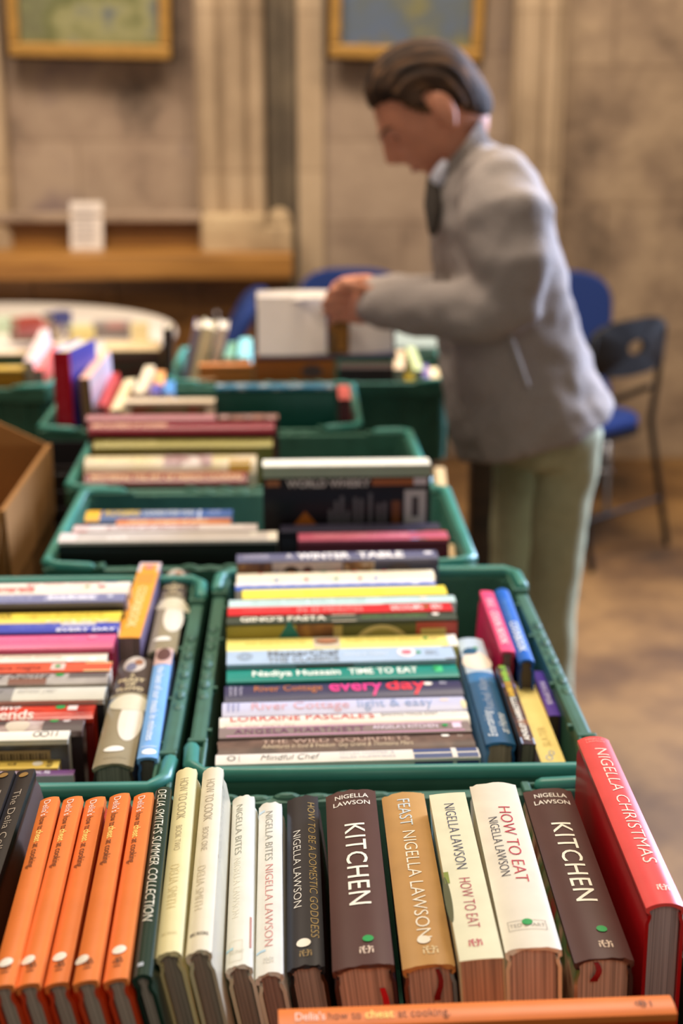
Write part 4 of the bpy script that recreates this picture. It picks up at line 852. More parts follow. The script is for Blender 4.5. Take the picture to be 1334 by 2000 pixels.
ybook('tan book end sticking up beside the black barcode cover', 849, 868, 912, 852, 876, 962, .2, 0, Yn=2.262, T=.018, Hmax=.2, floor=.7515, kind='soft', spine=TAN, pages=TAN, group=G4)

# ------------------------------------------------------------------ crate with the tall red book
G5 = 'mixed books in the crate left of centre'
xstack([('green covered book with a blue speckled spine, standing over the crate edge', 421, 653, 743, 756, dict(spine=picture([(206, 206, 206), (60, 130, 170), (40, 110, 140), (190, 200, 210)], 30), back=(14, 74, 62), kind='hard', r=.001, Y=2.72, tmax=.04, Wd=.25))], 0, 0, 1, group=G5)
xstack([('small book with a brown and pink picture spine, below the green cover', 428, 540, 797, 818, dict(spine=picture([(90, 60, 50), (176, 130, 120), (70, 44, 44), (206, 170, 170)], 40), back=(60, 40, 40), kind='soft', Y=2.55, tmax=.03, H=.11, Wd=.19))], 4, 0, 1, group=G5)
xstack([('cream book with a framed picture on its cover, left of the green cover', 243, 419, 769, 785, dict(spine=(226, 206, 180), back=(224, 202, 176), kind='hard', r=.001, Y=2.69, tmax=.04, Wd=.22, items=[('c', -1, 'rect', .07, .9, .008, .034, picture([(110, 96, 66), (140, 110, 84), (96, 100, 60), (150, 60, 44), (120, 96, 70)], 14))]))], 0, 0, 1, group=G5)
def y5(label, fl, fr, fy, nl, nr, ny, z, sp, lean=0, **kw):
    g = kw.pop('group', G5)
    z = kw.pop('Yn', 2.70)
    T = .86 * (at_y(nr, ny, z) - at_y(nl, ny, z)).length
    return ybook(label, fl, fr, fy, nl, nr, ny, .2, lean, Yn=z, T=T, Hmax=kw.pop('Hmax', .2), Wd=kw.pop('Wd', .13), spine=sp, group=g, kind=kw.pop('kind', 'soft'), **kw)
y5('salmon spine with dark red end, right of the green cover', 659, 683, 752, 660, 688, 779, 1.0, (226, 110, 104), pages=(90, 40, 44), back=(60, 30, 40))
y5('peach spine with brown page end, leaning on the tall red book', 194, 216, 686, 152, 177, 739, 1.03, (240, 186, 154), 2, front=(196, 184, 200), pages=(150, 120, 84))
y5('red spine leaning left of the cream ones', 214, 234, 728, 188, 208, 792, .985, (190, 62, 60), 8, pages=(200, 120, 130), back=(206, 130, 140))
y5('cream spine slanting beside the red leaning one', 244, 264, 740, 212, 238, 800, .965, (236, 220, 178), 6)
y5('thin cream spine slanting behind the framed picture cover', 282, 303, 714, 258, 282, 768, .98, (232, 216, 188), 4, back=(150, 70, 66), Yn=2.76, Hmax=0.12)
y5('small orange-topped spine behind the framed picture cover', 304, 324, 724, 300, 322, 752, .995, (240, 170, 110), Yn=2.8, Hmax=0.1)
y5('small violet-blue spine behind the framed picture cover', 296, 316, 750, 290, 313, 768, .98, (92, 90, 170), Yn=2.745, Hmax=0.05)
y5('small sky-blue spine behind the framed picture cover', 322, 342, 744, 318, 342, 768, .985, (84, 150, 220), Yn=2.745, Hmax=0.1)
# tall red book standing upright, its spine to the camera
def upright(label, top, bot, T, Wd, turn, Y, sp, front, back, pages=(236, 220, 190), group=G5, H=.24, kind='hard', items=()):
    a = at_y(top[0], top[1], Y); b = at_y(bot[0], bot[1], Y)
    ux = (b - a).normalized(); t = R(turn)
    uy = Vector((math.cos(t), math.sin(t), 0)); uy = (uy - ux * uy.dot(ux)).normalized()
    return book(label, a, ux, uy, H, T, Wd, spine=sp, front=front, back=back, pages=pages, group=group, kind=kind, r=.002, items=items)
upright('tall red book standing upright, blue cover and cream page top showing', (117, 687), (128, 845), .034, .15, -12, 2.70, (176, 14, 40), (66, 62, 150), (150, 150, 190), H=.24,
        items=[('t', 'COLLECTED COOKERY', .12, .8, .0, .3, (206, 70, 90))])

# ------------------------------------------------------------------ dark crate under the open book
G6 = 'mixed books in the crate under the open book'
xstack([('tan-spined album with a faded red and grey cover, leaning at the back', 203, 312, 664, 684, dict(spine=(206, 176, 130), back=picture([(150, 110, 100), (140, 130, 120), (120, 70, 66), (96, 96, 84)], 5, .5, (.4, 1, 3)), kind='hard', r=.001, Y=3.16, tmax=.036, Wd=.25))], 28, 0, 1, group=G6, floor=.7515)
xstack([('tan book edge in front of the dark crate, left part', 364, 420, 729, 742, dict(spine=(150, 118, 84), back=(96, 56, 30), kind='soft', Y=3.128, tmax=.022))], 0, 0, 1, group=G6)
xstack([('orange spine with brown cover, left of the open book', 388, 494, 698, 713, dict(spine=(206, 128, 72), back=(156, 96, 36), kind='hard', r=.001, Y=3.158, tmax=.032)),], 0, 0, 1, group=G6)
xstack([('burnt orange cover standing right under the open book', 497, 655, 686, 695, dict(spine=(150, 78, 30), back=(160, 88, 30), kind='hard', r=.001, Y=3.158, tmax=.03, items=[('c', -1, 'disc', .58, .84, .02, .05, (96, 70, 64))]))], 0, 0, 1, group=G6)
xstack([('dark brown spine under the right half of the open book', 662, 774, 701, 714, dict(spine=(50, 34, 30), back=(44, 30, 28), kind='hard', Y=3.158, tmax=.05)),
        ], 0, 0, 1, group=G6)
xstack([('white and aqua book lying slanted at the back corner of the crate', 766, 856, 646, 678, dict(spine=(206, 222, 220), kind='soft', Y=3.36, tmax=.06, Wd=.10, H=.105))], 60, -3, 1, group=G6)
for (lab, a, b, yf, c, d, yn, z, sp, kw) in [
    ('sea-green spine next to the aqua one', 446, 464, 668, 436, 456, 698, .975, (120, 170, 140), {}),
    ('bright aqua spine at the left edge of the open book', 468, 492, 660, 462, 490, 698, .98, (140, 206, 206), {}),
    ('cream spine at the right of the open book', 772, 792, 684, 768, 790, 720, .965, (226, 196, 160), {}),
    ('pale green spine slanting beside the cream one', 795, 808, 678, 808, 828, 722, .965, (196, 206, 150), {}),
    ('small yellow spine at the front of the dark crate', 790, 812, 724, 790, 814, 742, .945, (206, 180, 50), {}),
    ('small purple spine near the front corner of the dark crate', 822, 836, 712, 826, 842, 738, .945, (110, 90, 140), {}),
    ('small cream spine at the front corner of the dark crate', 836, 858, 718, 840, 864, 748, .945, (236, 210, 164), {})]:
    y5(lab, a, b, yf, c, d, yn, z, sp, 1, group=G6, Yn=3.2 if a < 500 else 3.145, Hmax=.17 if a < 500 else .10, **kw)
for lab, top, bot, T_, sp in [('lilac-grey spine standing at the left of the cream pair', (386, 641), (371, 706), .017, (150, 140, 160)), ('broad cream spine standing left of the slanted blue chair', (408, 640), (392, 706), .028, (236, 222, 178)),
                             ('pale pinkish cream spine standing right of the broad cream one', (437, 641), (421, 706), .021, (226, 206, 186))]:
    upright(lab, top, bot, T_, .12, 2, 3.23, sp, sp, sp, group=G6, H=.24)
upright('dark brown book standing on end behind the tan album', (327, 642), (326, 760), .02, .08, 2, 3.13, (58, 42, 30), (64, 46, 34), (52, 38, 30), group=G6, H=.27)

# ------------------------------------------------------------------ far left crate
G7 = 'mixed books in the far left crate'
xstack([('mustard-yellow spine at the left edge of the frame', None, 46, 704, 721, dict(spine=(214, 176, 86), back=(150, 104, 24), kind='hard', r=.001, Y=3.095, tmax=.05, H=.24, items=[('e', .9, .2, .02, .008, (236, 214, 150))]))], 0, 0, 1, group=G7)
xstack([('cream spine with a green stripe, behind the mustard-yellow one', None, 50, 668, 690, dict(spine=(226, 206, 178), back=(20, 70, 54), kind='hard', r=.001, Y=3.18, tmax=.06, H=.24))], 0, 0, 1, group=G7)
y5('pale lilac spine slanting in the far left crate', 76, 98, 642, 44, 66, 706, 1.0, (222, 196, 190), 3, group=G7, Yn=3.1)
y5('coral pink spine slanting beside the tall red book', 92, 110, 672, 62, 86, 722, .985, (236, 110, 100), 3, group=G7, Yn=3.1, pages=(170, 150, 140))

# ------------------------------------------------------------------ black tub, cardboard box
t = thing('plastic_tub', 'small black ribbed plastic tub between the cardboard box and the green crates', 'tub', (-.452, 2.525, TZ))
bm = bmesh.new()
loft(bm, [rrect(.055, .085, .012, .0005), rrect(.062, .095, .012, .17), rrect(.058, .091, .010, .17), rrect(.052, .082, .010, .006)])
obj('tub_body', bm, plain((34, 30, 32), .5), t)
for k in range(4):
    bm = bmesh.new(); z = .05 + k * .032; q = .0555 + .007 * z / .17
    rg = [[bm.verts.new(p) for p in rrect(q + d, q + .031 + d, .012, z + e)] for d, e in ((0, 0), (.004, .003), (.004, .010), (0, .013))]
    n = len(rg[0])
    for a, b in zip(rg, rg[1:] + rg[:1]):
        for i in range(n): bm.faces.new((a[i], a[(i + 1) % n], b[(i + 1) % n], b[i]))
    obj('rib', bm, plain((44, 40, 42), .45), t)
CB = plain((150, 104, 54), .8, .10, 12)
bz = .97; c_ = at_z(96, 868, bz)
bx0, bx1, by0, by1 = -.93, c_.x, 1.98, c_.y
t = thing('cardboard_box', 'open brown cardboard box at the left edge, flaps folded out', 'box', ((bx0 + bx1) / 2, (by0 + by1) / 2, TZ))
hx, hy, hz = (bx1 - bx0) / 2, (by1 - by0) / 2, bz - TZ
bm = bmesh.new(); box(bm, -hx, hx, -hy, hy, .0005, .006); obj('base', bm, CB, t)
for q in ((-hx, hx, -hy, -hy + .005), (-hx, hx, hy - .005, hy), (-hx, -hx + .005, -hy + .005, hy - .005), (hx - .005, hx, -hy + .005, hy - .005)):
    bm = bmesh.new(); box(bm, *q, .006, hz); obj('side_panel', bm, CB, t)
def flap(p0, p1, dv, n_=(0, 0, .005)):
    bm = bmesh.new(); p0, p1, dv, n_ = map(Vector, (p0, p1, dv, n_))
    s = (p1 - p0) * .03
    lo = [p0, p1, p1 + dv - s, p0 + dv + s]
    v = [bm.verts.new(p) for p in lo] + [bm.verts.new(p + n_) for p in lo]
    for f in ((3, 2, 1, 0), (4, 5, 6, 7), (0, 1, 5, 4), (1, 2, 6, 5), (2, 3, 7, 6), (3, 0, 4, 7)): bm.faces.new([v[i] for i in f])
    obj('flap', bm, CB, t)
bm = bmesh.new()                                                # far flap, standing up and torn to a slant
lo = [Vector((hx - .002, hy - .005, hz)), Vector((-hx, hy - .005, hz)), Vector((-hx, hy + .01, hz + .125)), Vector((hx - .16, hy + .006, hz + .075))]
v = [bm.verts.new(p) for p in lo] + [bm.verts.new(p + Vector((0, .005, 0))) for p in lo]
for f in ((3, 2, 1, 0), (4, 5, 6, 7), (0, 1, 5, 4), (1, 2, 6, 5), (2, 3, 7, 6), (3, 0, 4, 7)): bm.faces.new([v[i] for i in f])
obj('flap', bm, CB, t)
flap((hx, -hy, hz + .001), (hx, hy, hz + .001), (.002, 0, -.12), (.004, 0, .001))
flap((-hx, -hy + .005, hz), (hx, -hy + .005, hz), (0, -.04, -.13), (0, -.005, .001))
flap((-hx + .005, -hy, hz), (-hx + .005, hy, hz), (-.08, 0, -.10), (-.005, 0, .001))

# ------------------------------------------------------------------ round table with a heap of books
rc = at_z(0, 618, .74); RCX, RCY = rc.x - .06, 5.02
t = thing('round_table', 'round white-topped table heaped with books, far left', 'table', (RCX, RCY, 0))
bm = bmesh.new()
pr = [(0, .71), (.70, .71), (.745, .716), (.75, .728), (.745, .738), (.73, .74), (0, .74)]
rg = []
for r_, z in pr[1:-1]: rg.append([Vector((r_ * math.cos(2 * math.pi * i / 64), r_ * math.sin(2 * math.pi * i / 64), z)) for i in range(64)])
loft(bm, rg)
obj('tabletop', bm, plain((232, 222, 212), .35), t, True).data.set_sharp_from_angle(angle=R(30))
for a in (45, 135, 225, 315):
    bm = bmesh.new(); ca, sa = math.cos(R(a)), math.sin(R(a))
    tube(bm, [(.42 * ca, .42 * sa, .705), (.56 * ca, .56 * sa, .012)], .016, 10); obj('leg', bm, plain((70, 66, 64), .3, metal=.6), t, True)
GH = 'books heaped on the round white table'
def lying(label, px, py, z, rz, H, Wd, T, col, tilt=0, front=None):
    p = at_z(px, py, z); a = R(rz)
    ux = Vector((math.cos(a), math.sin(a), math.sin(R(tilt)))).normalized(); side = Vector((-math.sin(a), math.cos(a), 0))
    uz = -side; uy = uz.cross(ux)                              # the spine faces the camera, the front cover up
    o = Vector((p.x, p.y, z + T / 2)) - ux * H / 2
    o = o + Vector((0, 0, max(0, H / 2 * abs(ux.z))))
    return book(label, o, ux, uy, H, T, Wd, spine=col, front=front or col, back=col, kind='hard', r=.002, group=GH)
lying('pale aqua book at the left of the heap on the round table', 4, 652, .7405, 12, .12, .10, .05, (190, 206, 180), 0, (200, 214, 190))
lying('brown book beneath the dusty pink one in the heap', 62, 668, .7405, -10, .15, .12, .045, (120, 96, 84))
lying('dusty pink book in the middle of the heap', 64, 655, .786, 20, .10, .08, .035, (196, 120, 116), 0, (206, 130, 126))
lying('brick red book on top of the heap', 60, 640, .822, 38, .09, .06, .028, (160, 70, 56), 0, (176, 70, 52))
lying('navy book at the right of the brown one in the heap', 124, 652, .7405, 60, .10, .05, .075, (70, 72, 120), 0, (80, 84, 140))
lying('pale yellow book right of the navy one in the heap', 164, 668, .7405, 25, .08, .08, .05, (216, 196, 130), 0, (206, 206, 160))
lying('short grey slab of a book near the table edge', 216, 662, .7405, 0, .13, .10, .05, (136, 124, 120), 0, (150, 140, 136))
lying('small dusty rose book lying on the grey slab', 228, 642, .791, 15, .06, .05, .014, (176, 120, 110), 0, (196, 140, 130))
lying('cream block of a book beside the grey slab', 274, 668, .7405, 4, .06, .06, .06, (226, 204, 150), 0, (232, 214, 170))

# ------------------------------------------------------------------ chairs
BLUE = plain((34, 56, 118), .85, .08, 120); BLK = plain((20, 15, 13), .55, .05); CHR = plain((150, 150, 156), .25, .05, metal=.9)
def panel(bm, w, h, t, zc, y, curve=.03, hole=None, e=3.2, n=40):
    def P(a, sx, sz, yy):
        c, s = math.cos(a), math.sin(a)
        x = sx * math.copysign(abs(c) ** (2 / e), c); z = sz * math.copysign(abs(s) ** (2 / e), s)
        return Vector((x, yy - curve * (1 - (2 * x / w) ** 2), zc + z))
    A = [2 * math.pi * i / n for i in range(n)]
    rg = [[P(a, w / 2 * .97, h / 2 * .97, y - t / 2) for a in A], [P(a, w / 2, h / 2, y - t / 4) for a in A], [P(a, w / 2, h / 2, y + t / 4) for a in A], [P(a, w / 2 * .97, h / 2 * .97, y + t / 2) for a in A]]
    if hole:
        e0 = e
        ho = [[Vector((hole[0] / 2 * math.cos(a), yy - curve, zc + hole[1] / 2 * math.sin(a))) for a in A] for yy in (y + t / 2, y - t / 2)]
        vs = [[bm.verts.new(p) for p in r_] for r_ in rg + ho]
        for a, b in zip(vs, vs[1:] + vs[:1]):
            for i in range(n): bm.faces.new((a[i], a[(i + 1) % n], b[(i + 1) % n], b[i]))
    else: loft(bm, rg)
def chair(label, x, y, rz, black=False, recline=0):
    t = thing('folding_chair' if black else 'upholstered_chair', label, 'chair', (x, y, 0), R(rz), 'chairs by the stone wall')
    fr = BLK if black else CHR
    bm = bmesh.new()                                             # seat pad, front is +y
    loft(bm, [ring((0, 0, z), Vector((1, 0, 0)), Vector((0, 1, 0)), a, b, 36, 4) for z, a, b in ((.425, .19, .19), (.43, .205, .205), (.455, .21, .21), (.47, .20, .20), (.475, .17, .17))])
    obj('seat', bm, BLUE, t, True)
    if black:
        bm = bmesh.new(); loft(bm, [ring((0, 0, z), Vector((1, 0, 0)), Vector((0, 1, 0)), .212, .212, 36, 4) for z in (.405, .424)]); obj('seat_pan', bm, BLK, t)
    bm = bmesh.new()
    if black: panel(bm, .42, .19, .022, .735, -.235, .035, (.10, .052))
    else: panel(bm, .44, .34, .045, .70, -.235, .035)
    for v in bm.verts:
        d = v.co.z - .53; v.co.y -= d * math.tan(R(recline)); v.co.z -= max(0, d) * (1 - math.cos(R(recline)))
    obj('backrest', bm, BLK if black else BLUE, t, True).data.set_sharp_from_angle(angle=R(50))
    for s in (-1, 1):
        bm = bmesh.new(); tube(bm, [(s * .215, -.30, .012), (s * .215, -.20, .44), (s * .205, -.225, .60), (s * .195, -.245, .78 if black else .72)], .0115, 10); obj('rear_leg', bm, fr, t, True)
        bm = bmesh.new(); tube(bm, [(s * .20, .24, .012), (s * .20, .10, .42), (s * .205, -.19, .56 if black else .43)], .0115, 10); obj('front_leg', bm, fr, t, True)
    for yy, z in ((-.265, .17), (.19, .17)):
        bm = bmesh.new(); tube(bm, [(-.21, yy, z), (.21, yy, z)], .008, 8); obj('stretcher', bm, fr, t, True)
    return t
p = at_y(1222, 648, 4.70)
chair('black folding chair with holed back and blue seat, right of the person', p.x - .15, p.y + .17, 41, True)
p = at_y(1088, 580, 5.45); chair('blue upholstered chair behind the person, back above the black chair', p.x, p.y - .05, 172)
p = at_y(682, 560, 5.55); chair('blue chair whose rounded back shows above the open book', p.x, p.y - .05, 176)
p = at_y(412, 640, 5.35); chair('blue chair seen edge-on beside the round table', p.x - .225, p.y, 92.5, recline=24)

# ------------------------------------------------------------------ dark post by the tables
p0 = at_y(938, 1000, 3.12)
t = thing('wooden_post', 'dark brown square wooden post behind the trousers of the person', 'post', (p0.x, 3.12, 0))
bm = bmesh.new(); box(bm, -.026, .026, -.03, .03, 0.0, .86); bevelled(bm, .004); obj('shaft', bm, wood((46, 30, 18), (70, 46, 28)), t)
bm = bmesh.new(); box(bm, -.07, .07, -.07, .07, 0.0005, .02); bevelled(bm, .004); obj('foot_plate', bm, plain((40, 30, 24), .5), t)

# ------------------------------------------------------------------ the person
PY0 = 2.86
def pp(px, py, Y=PY0): return at_y(px, py, Y)
def px2m(px, py, Y=PY0): return proj(pp(px, py, Y))[2] / FPX
person = thing('person', 'person in a grey tweed jacket and pale trousers stooping over the open book', 'person', (pp(1050, 900).x, PY0, 0))
PM = person.location.copy()
def pobj(name, bm, mat_, vox=None, smooth=6, disp=None, parent=None):
    """joins overlapping limbs into one continuous skin"""
    for v in bm.verts: v.co -= PM
    bmesh.ops.recalc_face_normals(bm, faces=bm.faces[:])
    me = bpy.data.meshes.new(name); bm.to_mesh(me); bm.free()
    o = bpy.data.objects.new(name, me); COL.objects.link(o); o.parent = parent or person
    me.materials.append(mat_)
    if vox:
        m = o.modifiers.new('remesh', 'REMESH'); m.mode = 'VOXEL'; m.voxel_size = vox; m.use_smooth_shade = True
        m = o.modifiers.new('smooth', 'SMOOTH'); m.iterations = smooth; m.factor = .5
        if disp:
            tx = bpy.data.textures.new(name + '_folds', 'CLOUDS'); tx.noise_scale = disp[1]; tx.noise_depth = 1
            m = o.modifiers.new('folds', 'DISPLACE'); m.texture = tx; m.strength = disp[0]; m.mid_level = .5; m.texture_coords = 'LOCAL'
        dg = bpy.context.evaluated_depsgraph_get(); dg.update()
        me2 = bpy.data.meshes.new_from_object(o.evaluated_get(dg)); o.modifiers.clear(); o.data = me2
        for p_ in me2.polygons: p_.use_smooth = True
    else:
        for p_ in me.polygons: p_.use_smooth = True
    return o
YV = Vector((0, 1, 0))
def fbring(F, B, dep, Y=PY0, e=2.3, n=32, dy=0.0):
    f, b = pp(*F, Y), pp(*B, Y); c = (f + b) / 2 + Vector((0, dy, 0)); u = (b - f) / 2
    return ring(c, u.normalized(), YV, u.length, dep, n, e)
SKIN = plain((206, 138, 108), .5, .08, 40)
# -- head
HC = pp(836, 218); PI_ = R(40)
HF = Vector((-math.cos(PI_), -.10, -math.sin(PI_))).normalized(); HU = Vector((-math.sin(PI_), 0, math.cos(PI_))); HU = (HU - HF * HU.dot(HF)).normalized(); HS = HF.cross(HU)   # HS points to the near side or away
if HS.y > 0: HS = -HS
def g(x, m, s): return math.exp(-((x - m) / s) ** 2)
def headpt(df, ds, du, grow=0.0):
    f = (.103 if df > 0 else .108) * df; s = .078 * ds; u = .122 * du
    if du < 0: s *= 1 - .30 * (-du) ** 1.3; f -= .012 * (-du) if df < 0 else 0
    if df > 0:
        f *= 1 - .05 * g(ds, 0, .5)
        f += .025 * g(ds, 0, .15) * g(du, -.22, .15) + .016 * g(ds, 0, .10) * g(du, -.02, .16)      # nose and its bridge
        f -= .012 * (g(ds, .38, .17) + g(ds, -.38, .17)) * g(du, .04, .13) * (df > .3)              # eye sockets
        f += .007 * g(du, .2, .10) * g(ds, 0, .55) * (df > .3)                                      # brow
        f += .010 * g(ds, 0, .22) * (g(du, -.50, .05) + g(du, -.60, .05)) * (df > .3)               # lips
        f += .020 * g(ds, 0, .3) * g(du, -.86, .16)                                                 # chin
        s *= 1 + .05 * g(du, -.15, .2) * (df > .2)                                                  # cheekbones
    return HC + HF * (f + grow * df) + HS * (s + grow * ds) + HU * (u + grow * du)
def sphere_pts(nu, nv):
    for j in range(nv + 1):
        th = math.pi * j / nv
        yield [(math.sin(th) * math.cos(2 * math.pi * i / nu), math.sin(th) * math.sin(2 * math.pi * i / nu), math.cos(th)) for i in range(nu)]
body = bmesh.new()
rows = list(sphere_pts(64, 44))
loft(body, [[headpt(*d) for d in r_] for r_ in rows[1:-1]])
EC = HC + HS * .076 - HF * .012 - HU * .012
for sgn in (1, -1):
    ec = HC + HS * (.080 * sgn) - HF * .014 - HU * .010
    Rm = Matrix((HF, HU, HS)).transposed().to_4x4()
    bmesh.ops.create_uvsphere(body, u_segments=20, v_segments=14, radius=1, matrix=Matrix.Translation(ec) @ Rm @ Matrix.Rotation(R(12), 4, 'Z') @ Matrix.Diagonal((.022, .037, .012, 1)))
    bmesh.ops.create_uvsphere(body, u_segments=12, v_segments=8, radius=1, matrix=Matrix.Translation(ec - HU * .03 + HF * .004) @ Rm @ Matrix.Diagonal((.009, .011, .008, 1)))
# -- neck and trunk, limbs under the clothes
tube(body, [pp(880, 270), pp(905, 315), pp(935, 370)], [.058, .056, .066], 20)
loft(body, [fbring((860, 440), (1000, 345), .14), fbring((868, 520), (1050, 440), .165), fbring((880, 640), (1080, 590), .15), fbring((915, 760), (1100, 725), .14), fbring((975, 850), (1110, 825), .11)])
NL, FL = 2.79, 2.97                                              # the near and the far leg
tube(body, [pp(1100, 850, NL), pp(1103, 930, NL), pp(1092, 1030, NL), pp(1080, 1130, NL), pp(1070, 1250, NL), pp(1070, 1450, NL), pp(1066, 1610, NL)], [.058, .048, .042, .038, .040, .038, .034], 18)
tube(body, [pp(1034, 860, FL), pp(1022, 940, FL), pp(1012, 1040, FL), pp(1008, 1150, FL), pp(1014, 1250, FL), pp(1018, 1400, FL), pp(1015, 1545, FL)], [.058, .050, .044, .040, .040, .038, .034], 18)
nS, nE, nW = pp(985, 415, 2.70), pp(985, 596, 2.655), pp(742, 598, 2.77)
fS, fE, fW = pp(935, 405, 3.02), pp(930, 585, 3.06), pp(742, 578, 2.93)
tube(body, [nS, nE], [.055, .045], 16); tube(body, [nE, nW], [.045, .028], 16)
tube(body, [fS, fE], [.055, .045], 16); tube(body, [fE, fW], [.045, .028], 16)
# -- hands: palm, four bent fingers, a thumb, closing on the page
def hand(W_, palm, n_, kn, tips, thumb):
    """W_ wrist, palm = centre of the knuckle row, n_ = across-the-knuckles unit vector"""
    pal = W_.lerp(palm, .5)
    d = (palm - W_).normalized(); up = d.cross(n_).normalized()
    L = (palm - W_).length
    loft(body, [ring(W_ + d * (L * q), n_, up, a, b, 16, 2.4) for q, a, b in ((-.12, .026, .022), (.15, .030, .020), (.5, .038, .019), (.85, .040, .016), (1.05, .036, .012))])
    for i in range(4):
        k = palm + n_ * (.030 - .020 * i)
        ln = (.068, .078, .074, .058)[i]
        a, b, c = kn
        p1 = k + a * ln * .45; p2 = p1 + b * ln * .32; p3 = p2 + c * ln * .25
        tube(body, [k - a * .02, k, p1, p2, p3], [.0095, .0098, .0085, .0078, .0066], 10)
    t0 = W_ + d * (L * .35) + n_ * .028
    tube(body, [t0, t0 + thumb[0], t0 + thumb[0] + thumb[1]], [.014, .011, .0085], 10)
hand(nW, pp(694, 596, 2.81), Vector((.05, -.25, .97)).normalized(), (Vector((-.95, .1, .12)).normalized(), Vector((-.85, .45, -.3)).normalized(), Vector((-.4, .8, -.45)).normalized()), None,
     (Vector((-.030, -.012, .012)), Vector((-.034, .004, .008))))
hand(fW, pp(700, 572, 2.92), Vector((.05, .5, .86)).normalized(), (Vector((-.96, -.05, -.05)).normalized(), Vector((-.85, -.2, -.45)).normalized(), Vector((-.5, -.2, -.84)).normalized()), None,
     (Vector((-.030, -.020, .006)), Vector((-.034, -.010, -.004))))
pobj('body', body, SKIN, .0042, 3)
# -- eyes and brows, mouth
for sgn in (1, -1):
    bm = bmesh.new(); ball(bm, headpt(.90, .36 * sgn, .03) - HF * .006, .012, .012, .012); pobj('eye', bm, plain((60, 44, 36), .25))
    bm = bmesh.new(); tube(bm, [headpt(.95, .2 * sgn, .2) + HF * .002, headpt(.86, .42 * sgn, .25) + HF * .002, headpt(.7, .62 * sgn, .2) + HF * .003], [.003, .0035, .002], 8); pobj('eyebrow', bm, plain((96, 70, 52), .8))
bm = bmesh.new(); tube(bm, [headpt(.78, .2, -.55) + HF * .001, headpt(.84, .0, -.55) + HF * .003, headpt(.78, -.2, -.55) + HF * .001], [.002, .0045, .002], 8); pobj('lips', bm, plain((160, 80, 76), .5))
# -- hair, combed back, to the nape
def hairline(df):
    h = [(1.0, .62), (.75, .58), (.5, .54), (.42, .42), (.30, .10), (.14, .0), (.05, -.02), (.0, .26), (-.12, .24), (-.22, .0), (-.35, -.34), (-.6, -.62), (-1.0, -.74)]
    for (a, b), (c, d) in zip(h, h[1:]):
        if a >= df >= c: return d + (b - d) * (df - c) / (a - c)
    return .5
def hairy(df, ds, du): return du > hairline(df)
bm = bmesh.new(); grid = {}
rowsH = list(sphere_pts(96, 64))
for j, r_ in enumerate(rowsH):
    for i, d in enumerate(r_):
        if j in (0, 64) and i: continue
        if hairy(*d):
            a = math.atan2(d[1], d[0])
            gr = .010 + .007 * max(0, d[2]) + .0022 * math.sin(d[1] * 46 + 5 * d[0]) + (.010 * g(d[0], -.7, .4) * g(d[2], .35, .4))
            e_ = max(0.0, min(1.0, (d[2] - hairline(d[0])) / .22)); gr = .003 + (gr - .003) * e_ ** .6
            grid[(j, i)] = bm.verts.new(headpt(*d, gr))
for j in range(1, 63):
    for i in range(96):
        q = [(j, i), (j + 1, i), (j + 1, (i + 1) % 96), (j, (i + 1) % 96)]
        if all(k in grid for k in q): bm.faces.new([grid[k] for k in q])
top = [grid[(1, i)] for i in range(96) if (1, i) in grid]
if len(top) == 96: bm.faces.new(top)
lose = [v for v in bm.verts if not v.link_faces]
bmesh.ops.delete(bm, geom=lose, context='VERTS')
ex = bmesh.ops.extrude_face_region(bm, geom=bm.faces[:])
for v in [e_ for e_ in ex['geom'] if isinstance(e_, bmesh.types.BMVert)]: v.co += (HC - v.co) * .17
HAIR = picture([(30, 20, 14), (48, 32, 22), (66, 45, 30), (110, 78, 52)], 9, .8, (1, 12, 3), 3)
pobj('hair', bm, HAIR)
# -- jacket: one skin of trunk and sleeves, hanging open over the hips
TW = plain((152, 140, 134), .95, .16, 260, bump=.5)
bm = bmesh.new()
hem = []
loft(bm, [fbring((846, 372), (938, 262), .082), fbring((840, 405), (975, 285), .125, dy=0), fbring((842, 445), (1030, 330), .185), fbring((846, 505), (1070, 405), .205), fbring((852, 575), (1096, 495), .205),
          fbring((856, 650), (1112, 585), .20), fbring((862, 725), (1140, 668), .205), fbring((870, 805), (1168, 735), .215), fbring((884, 880), (1192, 776), .22), fbring((888, 888), (1190, 784), .212)], caps=True)
tube(bm, [pp(972, 372, 2.73), pp(990, 430, 2.675), pp(1000, 510, 2.645), pp(992, 590, 2.65), pp(955, 606, 2.655), pp(880, 609, 2.69), pp(800, 602, 2.735), pp(736, 598, 2.77)],
     [.080, .088, .078, .068, .060, .056, .048, .042], 24)
tube(bm, [pp(930, 372, 3.0), pp(930, 440, 3.045), pp(935, 520, 3.06), pp(925, 580, 3.06), pp(880, 590, 3.04), pp(800, 583, 2.97), pp(738, 578, 2.93)], [.080, .084, .074, .066, .058, .048, .042], 24)
jk = pobj('jacket', bm, TW, .0085, 4, (.022, .075))
